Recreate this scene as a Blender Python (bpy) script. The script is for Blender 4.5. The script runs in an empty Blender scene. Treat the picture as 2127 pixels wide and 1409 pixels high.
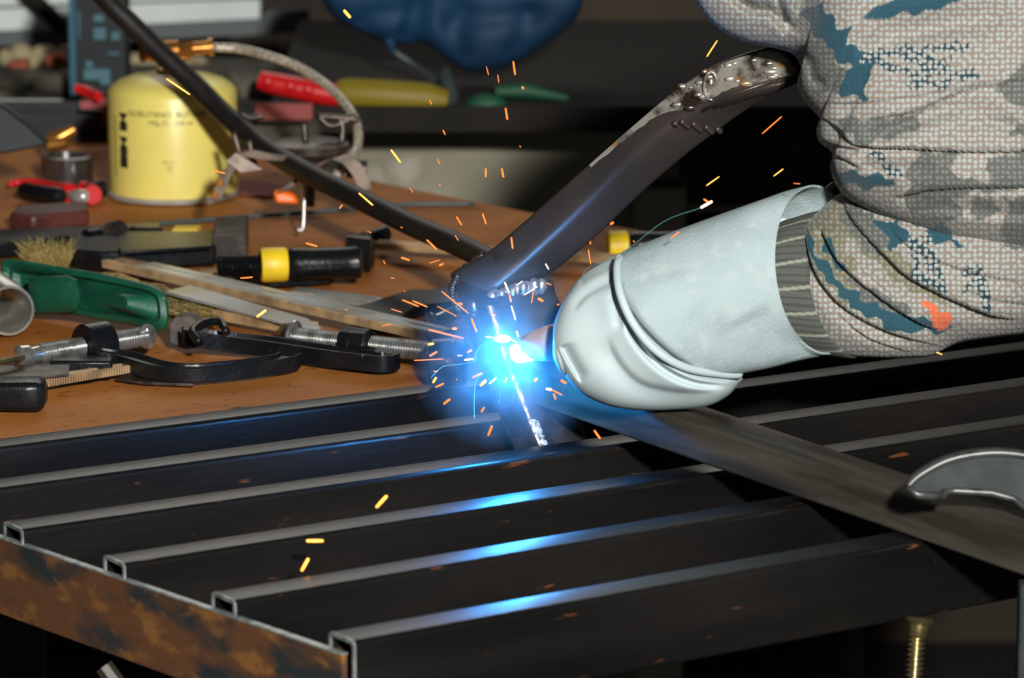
import bpy, math, random
import numpy as np
from mathutils import Vector, Matrix
random.seed(7); np.random.seed(7)
S = bpy.context.scene
COL = S.collection
# ------------------------------------------------------------ camera, world, lights, exposure
W, H, F = 2127.0, 1409.0, 9000.0
PITCH = math.radians(11.94)
ZT = 0.90                       # height of the bench top
CZ = ZT + 0.671                 # camera height
cd = bpy.data.cameras.new('camera'); cam = bpy.data.objects.new('camera', cd); COL.objects.link(cam)
cam.location = (0, 0, CZ); cam.rotation_euler = (math.pi/2 - PITCH, 0, 0)
cd.sensor_width = 36; cd.lens = 36*F/W; cd.clip_start = .05; cd.clip_end = 50
cd.dof.use_dof = True; cd.dof.focus_distance = 2.93; cd.dof.aperture_fstop = 11
S.camera = cam
S.view_settings.view_transform = 'Standard'; S.view_settings.look = 'None'
S.view_settings.exposure = 0.0; S.view_settings.gamma = 1; S.view_settings.use_curve_mapping = False
wd = bpy.data.worlds.new('world'); S.world = wd; wd.use_nodes = True
wd.node_tree.nodes['Background'].inputs[0].default_value = (.45, .6, .7, 1)
wd.node_tree.nodes['Background'].inputs[1].default_value = .035
def area(name, loc, target, size, power, color, spread=math.pi):
    l = bpy.data.lights.new(name, 'AREA'); l.size = size; l.energy = power; l.color = color; l.spread = spread
    o = bpy.data.objects.new(name, l); COL.objects.link(o); o.location = loc
    o.rotation_euler = (Vector(target)-Vector(loc)).to_track_quat('-Z', 'Y').to_euler(); return o
area('work_lamp', (.42, -.1, CZ+.46), (0, 3.1, ZT), .14, 160, (1, .97, .93))
area('added_back_fill', (-.1, 5.3, 2.25), (.1, 2.6, ZT), 1.3, 4.5, (1, .96, .88), math.radians(120))  # unseen fill added behind the bench so slat tops and metal catch a reflection
FW = Vector((0, math.cos(PITCH), -math.sin(PITCH))); UP = Vector((0, math.sin(PITCH), math.cos(PITCH))); CAM = Vector((0, 0, CZ))
def P(px, py, d):               # a point seen at (px, py), d metres in front of the camera
    return CAM + FW*d + Vector((1, 0, 0))*((px-W/2)/F*d) + UP*((H/2-py)/F*d)
def G(px, py, z=0.0):           # a point at height z over the bench top
    r = FW + Vector((1, 0, 0))*((px-W/2)/F) + UP*((H/2-py)/F)
    return CAM + r*((ZT+z-CZ)/r.z)
ARC = P(1082, 738, 2.895)
l = bpy.data.lights.new('arc_light', 'POINT'); l.energy = 1.7; l.color = (.0, .31, 1.0); l.shadow_soft_size = .006
o = bpy.data.objects.new('arc_light', l); COL.objects.link(o); o.location = P(1062, 750, 2.866)

# ------------------------------------------------------------ materials
def mat(name, c, rough=.5, metal=0, c2=None, sc=40, lo=.45, hi=.6, c3=None, sc3=200, lo3=.6, hi3=.65, bump=0, bsc=200, emis=None, es=0, stretch=None, coat=0, aniso=0, rvar=0, spec=.5):
    m = bpy.data.materials.new(name); m.use_nodes = True; nt = m.node_tree; N = nt.nodes; L = nt.links
    b = N['Principled BSDF']; b.inputs['Base Color'].default_value = (*c, 1)
    b.inputs['Roughness'].default_value = rough; b.inputs['Metallic'].default_value = metal; b.inputs['Coat Weight'].default_value = coat; b.inputs['Specular IOR Level'].default_value = spec
    tc = N.new('ShaderNodeTexCoord'); mp = N.new('ShaderNodeMapping'); L.new(tc.outputs['Object'], mp.inputs[0])
    if stretch: mp.vector_type = 'TEXTURE'; mp.inputs['Scale'].default_value = stretch[0]; mp.inputs['Rotation'].default_value = (0, 0, stretch[1])
    def noise(s, det=5):
        n = N.new('ShaderNodeTexNoise'); n.inputs['Scale'].default_value = s; n.inputs['Detail'].default_value = det; L.new(mp.outputs[0], n.inputs[0]); return n
    col = None
    if c2:
        n = noise(sc); r = N.new('ShaderNodeMapRange'); r.inputs[1].default_value = lo; r.inputs[2].default_value = hi; L.new(n.outputs[0], r.inputs[0])
        mx = N.new('ShaderNodeMix'); mx.data_type = 'RGBA'; L.new(r.outputs[0], mx.inputs[0]); mx.inputs[6].default_value = (*c, 1); mx.inputs[7].default_value = (*c2, 1)
        col = mx.outputs[2]
        if rvar:
            rr = N.new('ShaderNodeMapRange'); L.new(r.outputs[0], rr.inputs[0]); rr.inputs[3].default_value = rough; rr.inputs[4].default_value = rough+rvar; L.new(rr.outputs[0], b.inputs['Roughness'])
    if c3:
        n = noise(sc3); r = N.new('ShaderNodeMapRange'); r.inputs[1].default_value = lo3; r.inputs[2].default_value = hi3; L.new(n.outputs[0], r.inputs[0])
        mx = N.new('ShaderNodeMix'); mx.data_type = 'RGBA'; L.new(r.outputs[0], mx.inputs[0]); mx.inputs[7].default_value = (*c3, 1)
        if col: L.new(col, mx.inputs[6])
        else: mx.inputs[6].default_value = (*c, 1)
        col = mx.outputs[2]
    if col: L.new(col, b.inputs['Base Color'])
    if bump:
        n = noise(bsc, 6); bp = N.new('ShaderNodeBump'); bp.inputs['Strength'].default_value = bump; bp.inputs['Distance'].default_value = .001
        L.new(n.outputs[0], bp.inputs['Height']); L.new(bp.outputs[0], b.inputs['Normal'])
    if emis: b.inputs['Emission Color'].default_value = (*emis, 1); b.inputs['Emission Strength'].default_value = es
    return m
steel = mat('mill_scale_steel', (.0035, .0035, .0035), .34, .0, (.009, .0075, .0065), 18, .4, .7, (.10, .035, .014), 160, .68, .74, .25, 300, rvar=.1, stretch=((5, 1, 1), .58), spec=.4)
steel_d = mat('dark_bent_steel', (.06, .052, .05), .40, .6, (.10, .075, .06), 30, .45, .7, (.3, .10, .03), 90, .68, .75, .9, 60, stretch=((3, 1, 3), 0))
darkcast = mat('dark_cast_iron', (.010, .016, .017), .75, 0, (.02, .027, .026), 60, bump=.2)
pipem2 = mat('worn_dark_edge', (.07, .075, .07), .35, .3, (.03, .03, .03), 90)
steel_s = mat('brown_bar_steel', (.030, .026, .019), .5, .25, (.085, .075, .056), 60, .42, .68, None, bump=.35, bsc=260, stretch=((9, 1, 1), -.906))
cutsteel = mat('bare_cut_steel', (.36, .40, .38), .33, .4, (.18, .2, .19), 120, .4, .6, bump=.2)
rust = mat('rusty_steel', (.105, .040, .013), .75, .1, (.012, .018, .020), 34, .46, .60, (.20, .085, .018), 75, .54, .68, .6, 180, stretch=((2.4, 1, 1), -1.02))
burn = mat('burnished_weld_steel', (.50, .47, .40), .27, .6, (.05, .035, .028), 55, .44, .58, (.55, .30, .10), 90, .58, .66, .8, 130)
postm = mat('spattered_post_steel', (.06, .06, .065), .32, .7, (.11, .09, .085), 60, .45, .6, (.26, .1, .04), 150, .66, .72, .9, 120)
bare = mat('worn_bright_steel', (.5, .48, .44), .4, .3, (.05, .035, .028), 230, .42, .52, bump=.5)
bead = mat('weld_bead_metal', (.42, .42, .42), .3, .7, (.1, .09, .09), 150, .45, .6, bump=.5, bsc=300)
wood = mat('brown_bench_board', (.36, .12, .020), .65, 0, (.50, .19, .038), 14, .35, .7, (.07, .03, .012), 120, .62, .72, .4, 240, stretch=((2, 1, 1), .58), spec=.22)
blackp = mat('black_paint', (.005, .006, .007), .3, 0, (.012, .011, .010), 60, .5, .7, (.10, .08, .06), 170, .71, .75, .35, 260, spec=.28)
chrome = mat('chrome_steel', (.66, .70, .70), .27, .55, (.40, .38, .32), 14, .42, .68, bump=.12)
zinc = mat('zinc_thread', (.62, .63, .61), .22, .85, (.35, .33, .28), 90, .45, .65)
railm = mat('notched_rail_steel', (.62, .42, .22), .36, .4, (.34, .22, .11), 50, .4, .65)
brassy = mat('yellow_zinc', (.62, .50, .22), .26, .95, (.4, .33, .2), 80, .4, .6)
pipem = mat('turned_pipe_steel', (.50, .50, .46), .28, .65, (.34, .32, .27), 30, .4, .6, bump=.2)
greenp = mat('green_painted_casting', (.006, .075, .040), .45, 0, (.009, .10, .055), 25, .4, .7, (.18, .26, .2), 120, .67, .72, .3, 200)
yel = mat('yellow_band', (.85, .60, .01), .45, 0, (.75, .5, .02), 40)
canm = mat('pale_yellow_paint', (.84, .72, .17), .36, 0, (.78, .66, .17), 30, .4, .7)
ink = mat('black_ink', (.02, .025, .015), .5)
inkg = mat('faded_green_ink', (.16, .17, .06), .5)
brass = mat('brass', (.72, .33, .07), .3, .8, (.5, .2, .04), 50)
braid = mat('braided_hose', (.62, .55, .45), .4, .3, (.3, .26, .2), 400, .45, .55, bump=.5, bsc=500)
rubber = mat('black_cable_rubber', (.008, .007, .0065), .5, 0, (.025, .017, .012), 25, .5, .75, bump=.3)
padm = mat('worn_jaw_steel', (.075, .06, .048), .6, .1, (.03, .025, .022), 60, .4, .65, bump=.5)
darkm = mat('dark_stove_metal', (.05, .04, .035), .4, .6, (.12, .09, .07), 60)
redp = mat('red_plastic', (.62, .01, .012), .3, 0, coat=.5)
orangep = mat('orange_plastic', (.95, .16, .01), .35)
maroon = mat('maroon_plastic', (.07, .016, .013), .45, 0, (.11, .03, .025), 40)
yelh = mat('yellow_plastic', (.22, .165, .004), .55)
grnh = mat('green_plastic', (.006, .075, .03), .6)
bluebag = mat('blue_bag_fabric', (.002, .042, .105), .7, 0, (.001, .026, .07), 9, .4, .65, bump=.5, bsc=30)
straw = mat('straw_bristle', (.50, .33, .12), .6, 0, (.30, .26, .08), 12, .4, .6)
whiteb = mat('white_board', (.80, .88, .84), .6, 0, (.66, .76, .73), 5, bump=.1)
greyb = mat('grey_trim', (.10, .12, .12), .6)
beige = mat('beige_rubble', (.45, .38, .22), .9, 0, (.3, .24, .14), 30, bump=.8, bsc=60)
clay = mat('brick_red', (.5, .12, .05), .85, 0, (.4, .1, .05), 30)
greycl = mat('grey_cloth', (.11, .10, .075), .9, 0, (.055, .05, .038), 20, bump=.5, bsc=50)
blackbox = mat('black_carton', (.004, .007, .010), .6, 0, (.006, .010, .014), 30)
cyanlab = mat('cyan_print', (.07, .18, .22), .6)
tealed = mat('teal_edge', (.01, .12, .18), .5)
pink = mat('faded_pink_paper', (.30, .07, .06), .8)
legm = mat('brown_leg_steel', (.16, .12, .09), .4, .4, (.08, .06, .045), 60)
rodm = mat('grey_rod', (.08, .10, .10), .5, .4)
wallm = mat('dim_plaster', (.075, .055, .036), .9, 0, (.04, .03, .02), 5, .35, .65, (.16, .13, .10), 9, .58, .7, .5, 30)
blockm = mat('grey_concrete', (.36, .34, .25), .9, 0, (.25, .235, .17), 9, .4, .65, (.4, .38, .3), 14, .66, .75, .6, 60)
floorm = mat('dark_floor', (.012, .011, .010), .9, 0, (.02, .018, .016), 6, bump=.3)
shelfm = mat('dark_shelf_wood', (.008, .0065, .0045), .9, 0, (.014, .010, .007), 12)
leather = mat('pale_grain_leather', (.47, .57, .58), .6, 0, (.43, .53, .54), 25, .4, .7, bump=.12, bsc=500)
suede = mat('pale_suede', (.35, .44, .45), .9, 0, (.30, .38, .39), 30, .4, .65, (.38, .46, .46), 90, .55, .7, .55, 420)
skin = mat('skin', (.5, .3, .22), .5)
nozzle = mat('hot_nozzle_metal', (.62, .58, .62), .38, .35, (.55, .36, .36), 45, .45, .65, (.25, .25, .3), 130, .7, .73, .2)
sparkm = mat('glowing_spark', (.3, .05, .01), .5, emis=(1, .17, .022), es=2.1)
sparky = mat('yellow_hot_spark', (1, .6, .1), .5, emis=(1, .27, .03), es=2.2)
sparkf = mat('dim_red_spark', (.8, .2, .05), .5, emis=(1, .17, .04), es=.55)
sparkw = mat('white_hot_spark', (1, .8, .7), .5, emis=(1, .50, .34), es=2.2)
trailb = mat('blue_lit_trail', (.1, .4, .9), .5, emis=(.02, .28, .62), es=.45)
trailt = mat('faint_teal_trail', (.02, .1, .1), .5, emis=(.06, .32, .32), es=.35)
arcm = mat('arc_white', (1, 1, 1), .5, emis=(.75, .93, 1), es=60)
arcc = mat('arc_cyan', (.5, .9, 1), .5, emis=(.2, .8, 1), es=9)

# ------------------------------------------------------------ mesh helpers
class M:
    def __init__(s): s.v = []; s.f = []; s.attr = None; s.uv = None
    def add(s, vs, fs):
        n = len(s.v); s.v += [Vector(v) for v in vs]; s.f += [tuple(i+n for i in f) for f in fs]; return s
    def box(s, c, d, R=None):
        c = Vector(c); R = R or Matrix.Identity(3)
        vs = [c + R @ Vector((x*d[0]/2, y*d[1]/2, z*d[2]/2)) for x in (-1, 1) for y in (-1, 1) for z in (-1, 1)]
        return s.add(vs, [(0,1,3,2),(4,6,7,5),(0,4,5,1),(2,3,7,6),(0,2,6,4),(1,5,7,3)])
    def loft(s, rings, caps=True, closed=True):
        n = len(rings[0]); vs = [p for r in rings for p in r]; fs = []
        for i in range(len(rings)-1):
            for j in range(n if closed else n-1):
                k = (j+1) % n; fs.append((i*n+j, i*n+k, (i+1)*n+k, (i+1)*n+j))
        if caps: fs += [tuple(range(n-1, -1, -1)), tuple((len(rings)-1)*n+j for j in range(n))]
        return s.add(vs, fs)
    def tube(s, pts, r, n=12, caps=True):
        pts = [Vector(p) for p in pts]; rs = r if isinstance(r, (list, tuple)) else [r]*len(pts); rings = []
        t0 = (pts[1]-pts[0]).normalized(); a = t0.orthogonal().normalized()
        for i, p in enumerate(pts):
            t = (pts[min(i+1, len(pts)-1)]-pts[max(i-1, 0)]).normalized(); a = (a - t*a.dot(t)).normalized(); b = t.cross(a)
            rings.append([p + (a*math.cos(2*math.pi*j/n) + b*math.sin(2*math.pi*j/n))*rs[i] for j in range(n)])
        return s.loft(rings, caps)
    def lathe(s, o, ax, prof, n=32, caps=True):   # prof: (distance along axis, radius)
        ax = Vector(ax).normalized(); o = Vector(o); a = ax.orthogonal().normalized(); b = ax.cross(a)
        return s.loft([[o+ax*h+(a*math.cos(2*math.pi*j/n)+b*math.sin(2*math.pi*j/n))*max(r, 1e-5) for j in range(n)] for h, r in prof], caps)
    def thread(s, p0, p1, r, pitch, n=20, depth=.24):
        p0 = Vector(p0); p1 = Vector(p1); ax = p1-p0; Ln = ax.length; ax.normalize(); a = ax.orthogonal().normalized(); b = ax.cross(a)
        k = int(Ln/pitch*8); rings = []
        for i in range(k+1):
            h = Ln*i/k; ring = []
            for j in range(n):
                th = 2*math.pi*j/n; w = math.cos(2*math.pi*h/pitch - th)
                rr = r*(1-depth+depth*max(-.6, min(.75, w*1.4)))
                ring.append(p0+ax*h+(a*math.cos(th)+b*math.sin(th))*rr)
            rings.append(ring)
        return s.loft(rings)
    def prism(s, poly, off):                     # world polygon, extruded by off
        off = Vector(off); n = len(poly); poly = [Vector(p) for p in poly]
        return s.add(poly+[p+off for p in poly], [tuple(range(n-1, -1, -1)), tuple(range(n, 2*n))]+[(i, (i+1) % n, n+(i+1) % n, n+i) for i in range(n)])
    def build(s, name, m, parent=None, smooth=35, bevel=0, bseg=2, subd=0):
        if parent is not None: org = wl(parent)
        else:
            xs = [v.x for v in s.v]; ys = [v.y for v in s.v]; zs = [v.z for v in s.v]
            org = Vector(((min(xs)+max(xs))/2, (min(ys)+max(ys))/2, min(zs)))
        me = bpy.data.meshes.new(name); me.from_pydata([tuple(v-org) for v in s.v], [], s.f); me.materials.append(m)
        import bmesh
        bm = bmesh.new(); bm.from_mesh(me); bmesh.ops.recalc_face_normals(bm, faces=bm.faces); bm.to_mesh(me); bm.free()
        if s.attr is not None:
            at = me.color_attributes.new('pattern', 'FLOAT_COLOR', 'POINT'); at.data.foreach_set('color', np.asarray(s.attr, dtype=np.float32).ravel())
        if s.uv is not None:
            ul = me.uv_layers.new(name='cloth'); vi = np.zeros(len(me.loops), dtype=np.int32); me.loops.foreach_get('vertex_index', vi)
            ul.data.foreach_set('uv', np.asarray(s.uv, dtype=np.float32)[vi].ravel())
        me.polygons.foreach_set('use_smooth', [True]*len(me.polygons))
        if smooth < 180: me.set_sharp_from_angle(angle=math.radians(smooth))
        o = bpy.data.objects.new(name, me); COL.objects.link(o)
        if parent is not None: o.parent = parent
        else: o.location = org
        if bevel:
            bv = o.modifiers.new('bevel', 'BEVEL'); bv.width = bevel; bv.segments = bseg; bv.limit_method = 'ANGLE'; bv.angle_limit = math.radians(40)
        if subd: sb = o.modifiers.new('subdivision', 'SUBSURF'); sb.levels = subd; sb.render_levels = subd
        return o
def wl(o):
    v = Vector((0, 0, 0))
    while o is not None: v += Vector(o.location); o = o.parent
    return v
def tag(o, label, cat, group=None, kind=None):
    if label: o['label'] = label
    if cat: o['category'] = cat
    if group: o['group'] = group
    if kind: o['kind'] = kind
    return o
def thing(name, label, cat, loc, group=None):
    o = bpy.data.objects.new(name, None); COL.objects.link(o); o.location = loc; o.empty_display_size = .02
    return tag(o, label, cat, group)
def cr(pts, n):                                   # Catmull-Rom through rows of numbers
    p = np.array(pts, dtype=float); p = np.vstack([2*p[0]-p[1], p, 2*p[-1]-p[-2]]); k = len(p)-3; out = []
    for i in range(n+1):
        t = i/n*k; j = min(int(t), k-1); u = t-j; a, b, c, d = p[j:j+4]
        out.append(.5*((2*b)+(c-a)*u+(2*a-5*b+4*c-d)*u*u+(3*b-a-3*c+d)*u**3))
    return np.array(out)
def path(pts, n=40):                              # (px, py, depth) -> smooth world path
    return [P(*q) for q in cr(pts, n)]
def gpath(pts, n=40): return [G(*q) for q in cr(pts, n)]
def frame(u, up=Vector((0, 0, 1))):
    u = Vector(u).normalized(); v = up.cross(u).normalized(); w = u.cross(v); return Matrix((u, v, w)).transposed()
def segdist(X, Y, poly):                          # signed distance in pixels to a polyline
    best = np.full(X.shape, 1e9); sg = np.zeros(X.shape); fr_ = np.zeros(X.shape); ns_ = len(poly)-1; ii = 0
    for (x0, y0), (x1, y1) in zip(poly[:-1], poly[1:]):
        dx, dy = x1-x0, y1-y0; L2 = dx*dx+dy*dy; t = np.clip(((X-x0)*dx+(Y-y0)*dy)/L2, 0, 1)
        qx, qy = x0+t*dx-X, y0+t*dy-Y; d = np.hypot(qx, qy); cs = np.sign(dx*(Y-y0)-dy*(X-x0)); m = d < best
        best = np.where(m, d, best); sg = np.where(m, cs, sg); fr_ = np.where(m, (ii+t)/ns_, fr_); ii += 1
    segdist.frac = fr_
    return best, sg
def inpoly(X, Y, poly):
    c = np.zeros(X.shape, bool); n = len(poly)
    for i in range(n):
        x0, y0 = poly[i]; x1, y1 = poly[(i+1) % n]
        if y0 == y1: continue
        k = ((y0 > Y) != (y1 > Y)) & (X < (x1-x0)*(Y-y0)/(y1-y0)+x0); c ^= k
    return c
def folds(X, Y, fl):
    D = np.zeros(X.shape)
    for poly, wa, wb, amp, *st in fl:                  # wa: width on the right-hand (lower) side, wb: upper side; amp > 0 pushes away from the viewer
        p = cr(poly, max(8, 5*len(poly))); d, s = segdist(X, Y, [tuple(q) for q in p]); e = np.clip(np.minimum(segdist.frac, 1-segdist.frac)*5, 0, 1); e = e*e*(3-2*e); D += amp*e*np.where(s > 0, np.exp(-(d/wa)**2), (-.7 if st else 1)*np.exp(-(d/wb)**2))
    return D
def cloth(pairs, nt, ns, fl=(), caps=True, pw=.8, colour=None, uvs=1/11.5):
    """a body of cloth through stations (upper x, y, lower x, y, depth, half thickness, bulge x, y)"""
    q = cr(pairs, nt); ph = np.linspace(0, 2*np.pi, ns, endpoint=False)
    s = (1-np.cos(ph))/2; sn = np.sin(ph); sp = np.sign(sn)*np.abs(sn)**pw
    X = q[:, 0:1]*(1-s)+q[:, 2:3]*s + q[:, 6:7]*sn; Y = q[:, 1:2]*(1-s)+q[:, 3:4]*s + q[:, 7:8]*sn
    D = q[:, 4:5]-q[:, 5:6]*sp
    if fl: D = D + folds(X, Y, fl)*np.clip(sn*4, 0, 1)
    m = M(); rings = [[P(X[i, j], Y[i, j], D[i, j]) for j in range(ns)] for i in range(nt+1)]; m.loft(rings, caps)
    m.uv = np.stack([X.ravel()*uvs, Y.ravel()*uvs], 1)
    if colour is not None: m.attr = colour(X, Y).reshape(-1, 4)
    return m

# ------------------------------------------------------------ room shell
def struct(name, m, mt, **k):
    o = m.build(name, mt, **k); o['kind'] = 'structure'; return o
struct('floor', M().box((0, 3, -.05), (7, 8, .1)), floorm)
struct('wall_back', M().box((0, 5.55, 1.5), (7, .1, 3)), wallm)
struct('wall_left', M().box((-3.0, 3, 1.5), (.1, 5, 3)), wallm)

# ------------------------------------------------------------ bench with board top
bl = [G(-420, 962, -.002), G(1260, 757, -.002), G(1330, 478, -.002), G(1100, 441, -.002), G(880, 398, -.002), G(560, 330, -.002), G(300, 235, -.002), G(-700, 235, -.002)]
bench = thing('workbench', 'workbench with a worn orange brown board top strewn with clamps', 'workbench', (0, 3.4, 0))
M().prism(bl, (0, 0, -.022)).build('board_top', wood, bench, bevel=.001)
for q in (G(-350, 900), G(-350, 300), G(1150, 745), G(1180, 500)):
    M().box((q.x, q.y, ZT/2-.012), (.05, .05, ZT-.024)).build('leg', steel, bench)

# ------------------------------------------------------------ slatted steel frame
fr = thing('slatted_frame', 'welded frame of parallel dark steel box tubes in front of the brown board', 'steel frame', (0, 2.8, 0))
slats = [((-420, 983), (2300, 636)), ((-180, 1039), (2300, 704)), ((47, 1101), (2300, 778)), ((259, 1172), (2300, 856)), ((489, 1249), (2300, 942)), ((737, 1333), (2300, 1052))]
TW, TH, WTK = .027, .050, .0022
def rrect(w, h, r, n=4):
    out = []
    for cx, cy, a0 in ((w/2-r, h/2-r, 0), (-w/2+r, h/2-r, 90), (-w/2+r, -h/2+r, 180), (w/2-r, -h/2+r, 270)):
        for k in range(n+1):
            a = math.radians(a0+90*k/n); out.append((cx+r*math.cos(a), cy+r*math.sin(a)))
    return out
uS = None
def slat_shape(a, b):
    u = (b-a).normalized(); R = frame(u); c0 = a + R @ Vector((0, TW/2, -TH/2)); c1 = b + R @ Vector((0, TW/2, -TH/2))
    o_ = rrect(TW, TH, .0035); i_ = rrect(TW-2*WTK, TH-2*WTK, .0018)
    m = M()
    rg = lambda c, pr: [c + R @ Vector((0, x, z)) for x, z in pr]
    m.loft([rg(c0+u*.05, i_), rg(c0, i_), rg(c0, o_), rg(c1, o_), rg(c1, i_)], caps=True)
    return m, c0, R, u
for i, (a, b) in enumerate(slats):
    m, c0, R, u = slat_shape(G(*a), G(*b))
    s = m.build('slat', steel, fr, smooth=50)
    # bare saw-cut rim on the open end
    o_ = rrect(TW+.0004, TH+.0004, .0036); i_ = rrect(TW-2*WTK, TH-2*WTK, .0018)
    c = c0-u*.0006; rim = M(); rg = lambda c, pr: [c + R @ Vector((0, x, z)) for x, z in pr]
    rim.loft([rg(c+u*.0012, i_), rg(c, i_), rg(c, o_), rg(c+u*.0012, o_)], caps=False)
    rim.build('cut_rim', cutsteel, s, smooth=50)
a = G(-420, 965, -.0095); a = G(-480, 947, -.0095); b = G(722, 1357, -.0095); u = (b-a).normalized(); nrm = Vector((u.y, -u.x, 0))
if nrm.x > 0: nrm = -nrm
m = M().prism([a, b, b-Vector((0, 0, .050)), a-Vector((0, 0, .050))], nrm*.004)
ep = m.build('end_plate', rust, fr, bevel=.0006); ep['label'] = 'rusty brown end plate across the tube ends'
m = M().prism([a+Vector((0, 0, .0003)), b+Vector((0, 0, .0003)), b-Vector((0, 0, .0008)), a-Vector((0, 0, .0008))], nrm*.0043)
m.build('cut_edge', cutsteel, ep)
a2 = G(2290, 1052, -.052); a1 = G(2290, 640, -.052)
M().prism([a1, a2, a2-Vector((0, 0, .04)), a1-Vector((0, 0, .04))], (.03, 0, 0)).build('end_plate', steel, fr)
for q in (G(30, 1130, -.06), G(2200, 1050, -.052), G(-360, 985, -.06), G(2200, 700, -.052)):
    M().box((q.x, q.y+.03, (ZT-.052)/2), (.03, .03, ZT-.054)).build('leg', steel, fr)
m = M(); m.tube([P(215, 1385, 2.62), P(300, 1500, 2.62)], .006, 8); m.build('brace', steel_s, fr)

# ------------------------------------------------------------ welded bracket: post, bent arm, weld
br = thing('welded_bracket', 'dark post with a bent box tube arm welded on top, rising to the upper right', 'steel bracket', G(1120, 890, -.05))
def round4(c, r=.18, n=4):                       # rounded ring from four corner points
    out = []
    for i in range(4):
        p = c[i]; a = c[i-1]; b = c[(i+1) % 4]
        pa = p+(a-p)*r; pb = p+(b-p)*r
        for k in range(n+1):
            t = k/n; out.append(pa*(1-t)**2+p*2*t*(1-t)+pb*t*t)
    return out
# arm: (top x, y), (ridge x, y), (lower x, y), depth
arm = [((928, 566), (975, 640), (1110, 597), 2.965), ((1006, 521), (1045, 580), (1150, 570), 2.96), ((1060, 477), (1105, 527), (1190, 540), 2.955), ((1150, 398), (1190, 446), (1255, 484), 2.94), ((1250, 310), (1290, 347), (1345, 398), 2.92), ((1325, 244), (1370, 280), (1430, 325), 2.905),
       ((1380, 197), (1430, 238), (1485, 284), 2.895), ((1434, 158), (1480, 212), (1540, 243), 2.885), ((1490, 126), (1530, 188), (1596, 207), 2.875), ((1560, 103), (1585, 172), (1640, 185), 2.87), ((1620, 95), (1630, 160), (1680, 172), 2.87), ((1740, 105), (1735, 160), (1790, 168), 2.88)]
q = cr([[*t, *r, *b, d] for t, r, b, d in arm], 60); rings = []
for r_ in q:
    d = r_[6]; c = [P(r_[0], r_[1], d), P(r_[2], r_[3], d-.012), P(r_[4], r_[5], d+.002)]
    c.append(c[0]+c[2]-c[1]); rings.append(round4(c, .2))
kb = 33
armo = M().loft(rings).build('bent_arm', steel_d, br, smooth=50)
pr = []
for k in range(20, 61):
    r_ = q[k]; t = min(1, (k-20)/16); wm = .16+.30*t+(.44 if k > 33 else .44*max(0, (k-29)/5))+random.uniform(-.05, .05)*(k < 44); wm = min(wm, .9)
    a, b = P(r_[0], r_[1], r_[6]), P(r_[2], r_[3], r_[6]-.012); n_ = Vector((0, -.0007, .0002)); a0 = a+(b-a)*.13
    pr.append([a0+(b-a)*(wm*u_)*.86+n_ for u_ in np.linspace(0, 1, 8)])
bn = M().loft(pr, caps=False, closed=False).build('burnished_bend', burn, br, smooth=50); bn['label'] = 'shiny heat coloured bend of the arm'
# welded seam lumps round the mitre joints and on the bend
def blob(m, c, r, n=10, sq=(1, 1, 1)):
    c = Vector(c); rg = []
    for i in range(n+1):
        th = math.pi*i/n; rg.append([c+Vector((math.cos(2*math.pi*j/n)*math.sin(th)*r*sq[0], math.sin(2*math.pi*j/n)*math.sin(th)*r*sq[1], math.cos(th)*r*sq[2])) for j in range(n)])
    m.loft(rg, caps=False)
m = M()
for k in range(14):
    t = k/13; p = cr([(983, 640), (1010, 632), (1035, 615), (1065, 608), (1095, 600), (1125, 592)], 20)[int(t*20)]
    blob(m, P(p[0], p[1]+random.uniform(-3, 3), 2.945+.012*t), random.uniform(.0042, .0062), 10, (.8, .7, 1.1))
m.build('weld_bead', bead, br, smooth=180)
m = M()
for k in range(16):
    p = cr([(945, 575), (935, 605), (945, 640), (965, 650)], 16)[k]; blob(m, P(p[0]+4, p[1], 2.958), random.uniform(.0018, .003), 8)
for k in range(12):
    p = cr([(960, 560), (985, 545), (1003, 528)], 12)[k]; blob(m, P(p[0], p[1], 2.965), random.uniform(.0018, .003), 8)
m.build('corner_weld', steel_d, br, smooth=180)
m = M()
def armpt(x, off, lower=False):          # a point on the front (or lower) face of the bend, off = 0 at its upper edge
    k = int(np.argmin(np.abs(q[:, 2]-x))); r_ = q[k]; d = r_[6]; a, b = (P(r_[0], r_[1], d), P(r_[2], r_[3], d-.012))
    if lower: a, b = b, P(r_[4], r_[5], d+.002)
    return a*(1-off)+b*off
c0 = armpt(1494, .55)+Vector((0, -.001, 0))
m.tube([c0+Vector((.0042*math.cos(t), -.0005, .0095*math.sin(t))) for t in np.linspace(0, 2*math.pi, 25)], .0014, 8, caps=False); blob(m, c0, .0036, 12, (.8, .5, 1.6))
for k in range(34): blob(m, armpt(random.uniform(1430, 1640), random.uniform(.15, .95)), random.uniform(.0012, .0034), 8, (1.8, .35, .7))
m.build('weld_spot', burn, br, smooth=180)
m = M()
for k in range(24): blob(m, armpt(1405+k*1.6, k/24., True), .0022, 8)
for k in range(7):
    m.tube([armpt(1450+k*16, .12+.1*k, True), armpt(1520+k*14, .12+.08*k, True), armpt(1600+k*8, .1+.06*k, True)], .0012, 6)
m.build('weld_seam', steel_d, br, smooth=180)
# post
post = [((935, 590), (1015, 640), (1160, 590), 2.955), ((965, 700), (1045, 735), (1180, 700), 2.955), ((1000, 800), (1082, 830), (1205, 800), 2.955), ((1065, 945), (1145, 975), (1232, 935), 2.955), ((1100, 1040), (1180, 1070), (1260, 1030), 2.955)]
rings = []
for (t, r_, b_, d) in post:
    c = [P(*t, d), P(*r_, d-.022), P(*b_, d+.012)]; c.append(c[0]+c[2]-c[1]); rings.append(round4(c, .2, 6))
po = M().loft(rings).build('post', postm, br, smooth=50)
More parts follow.
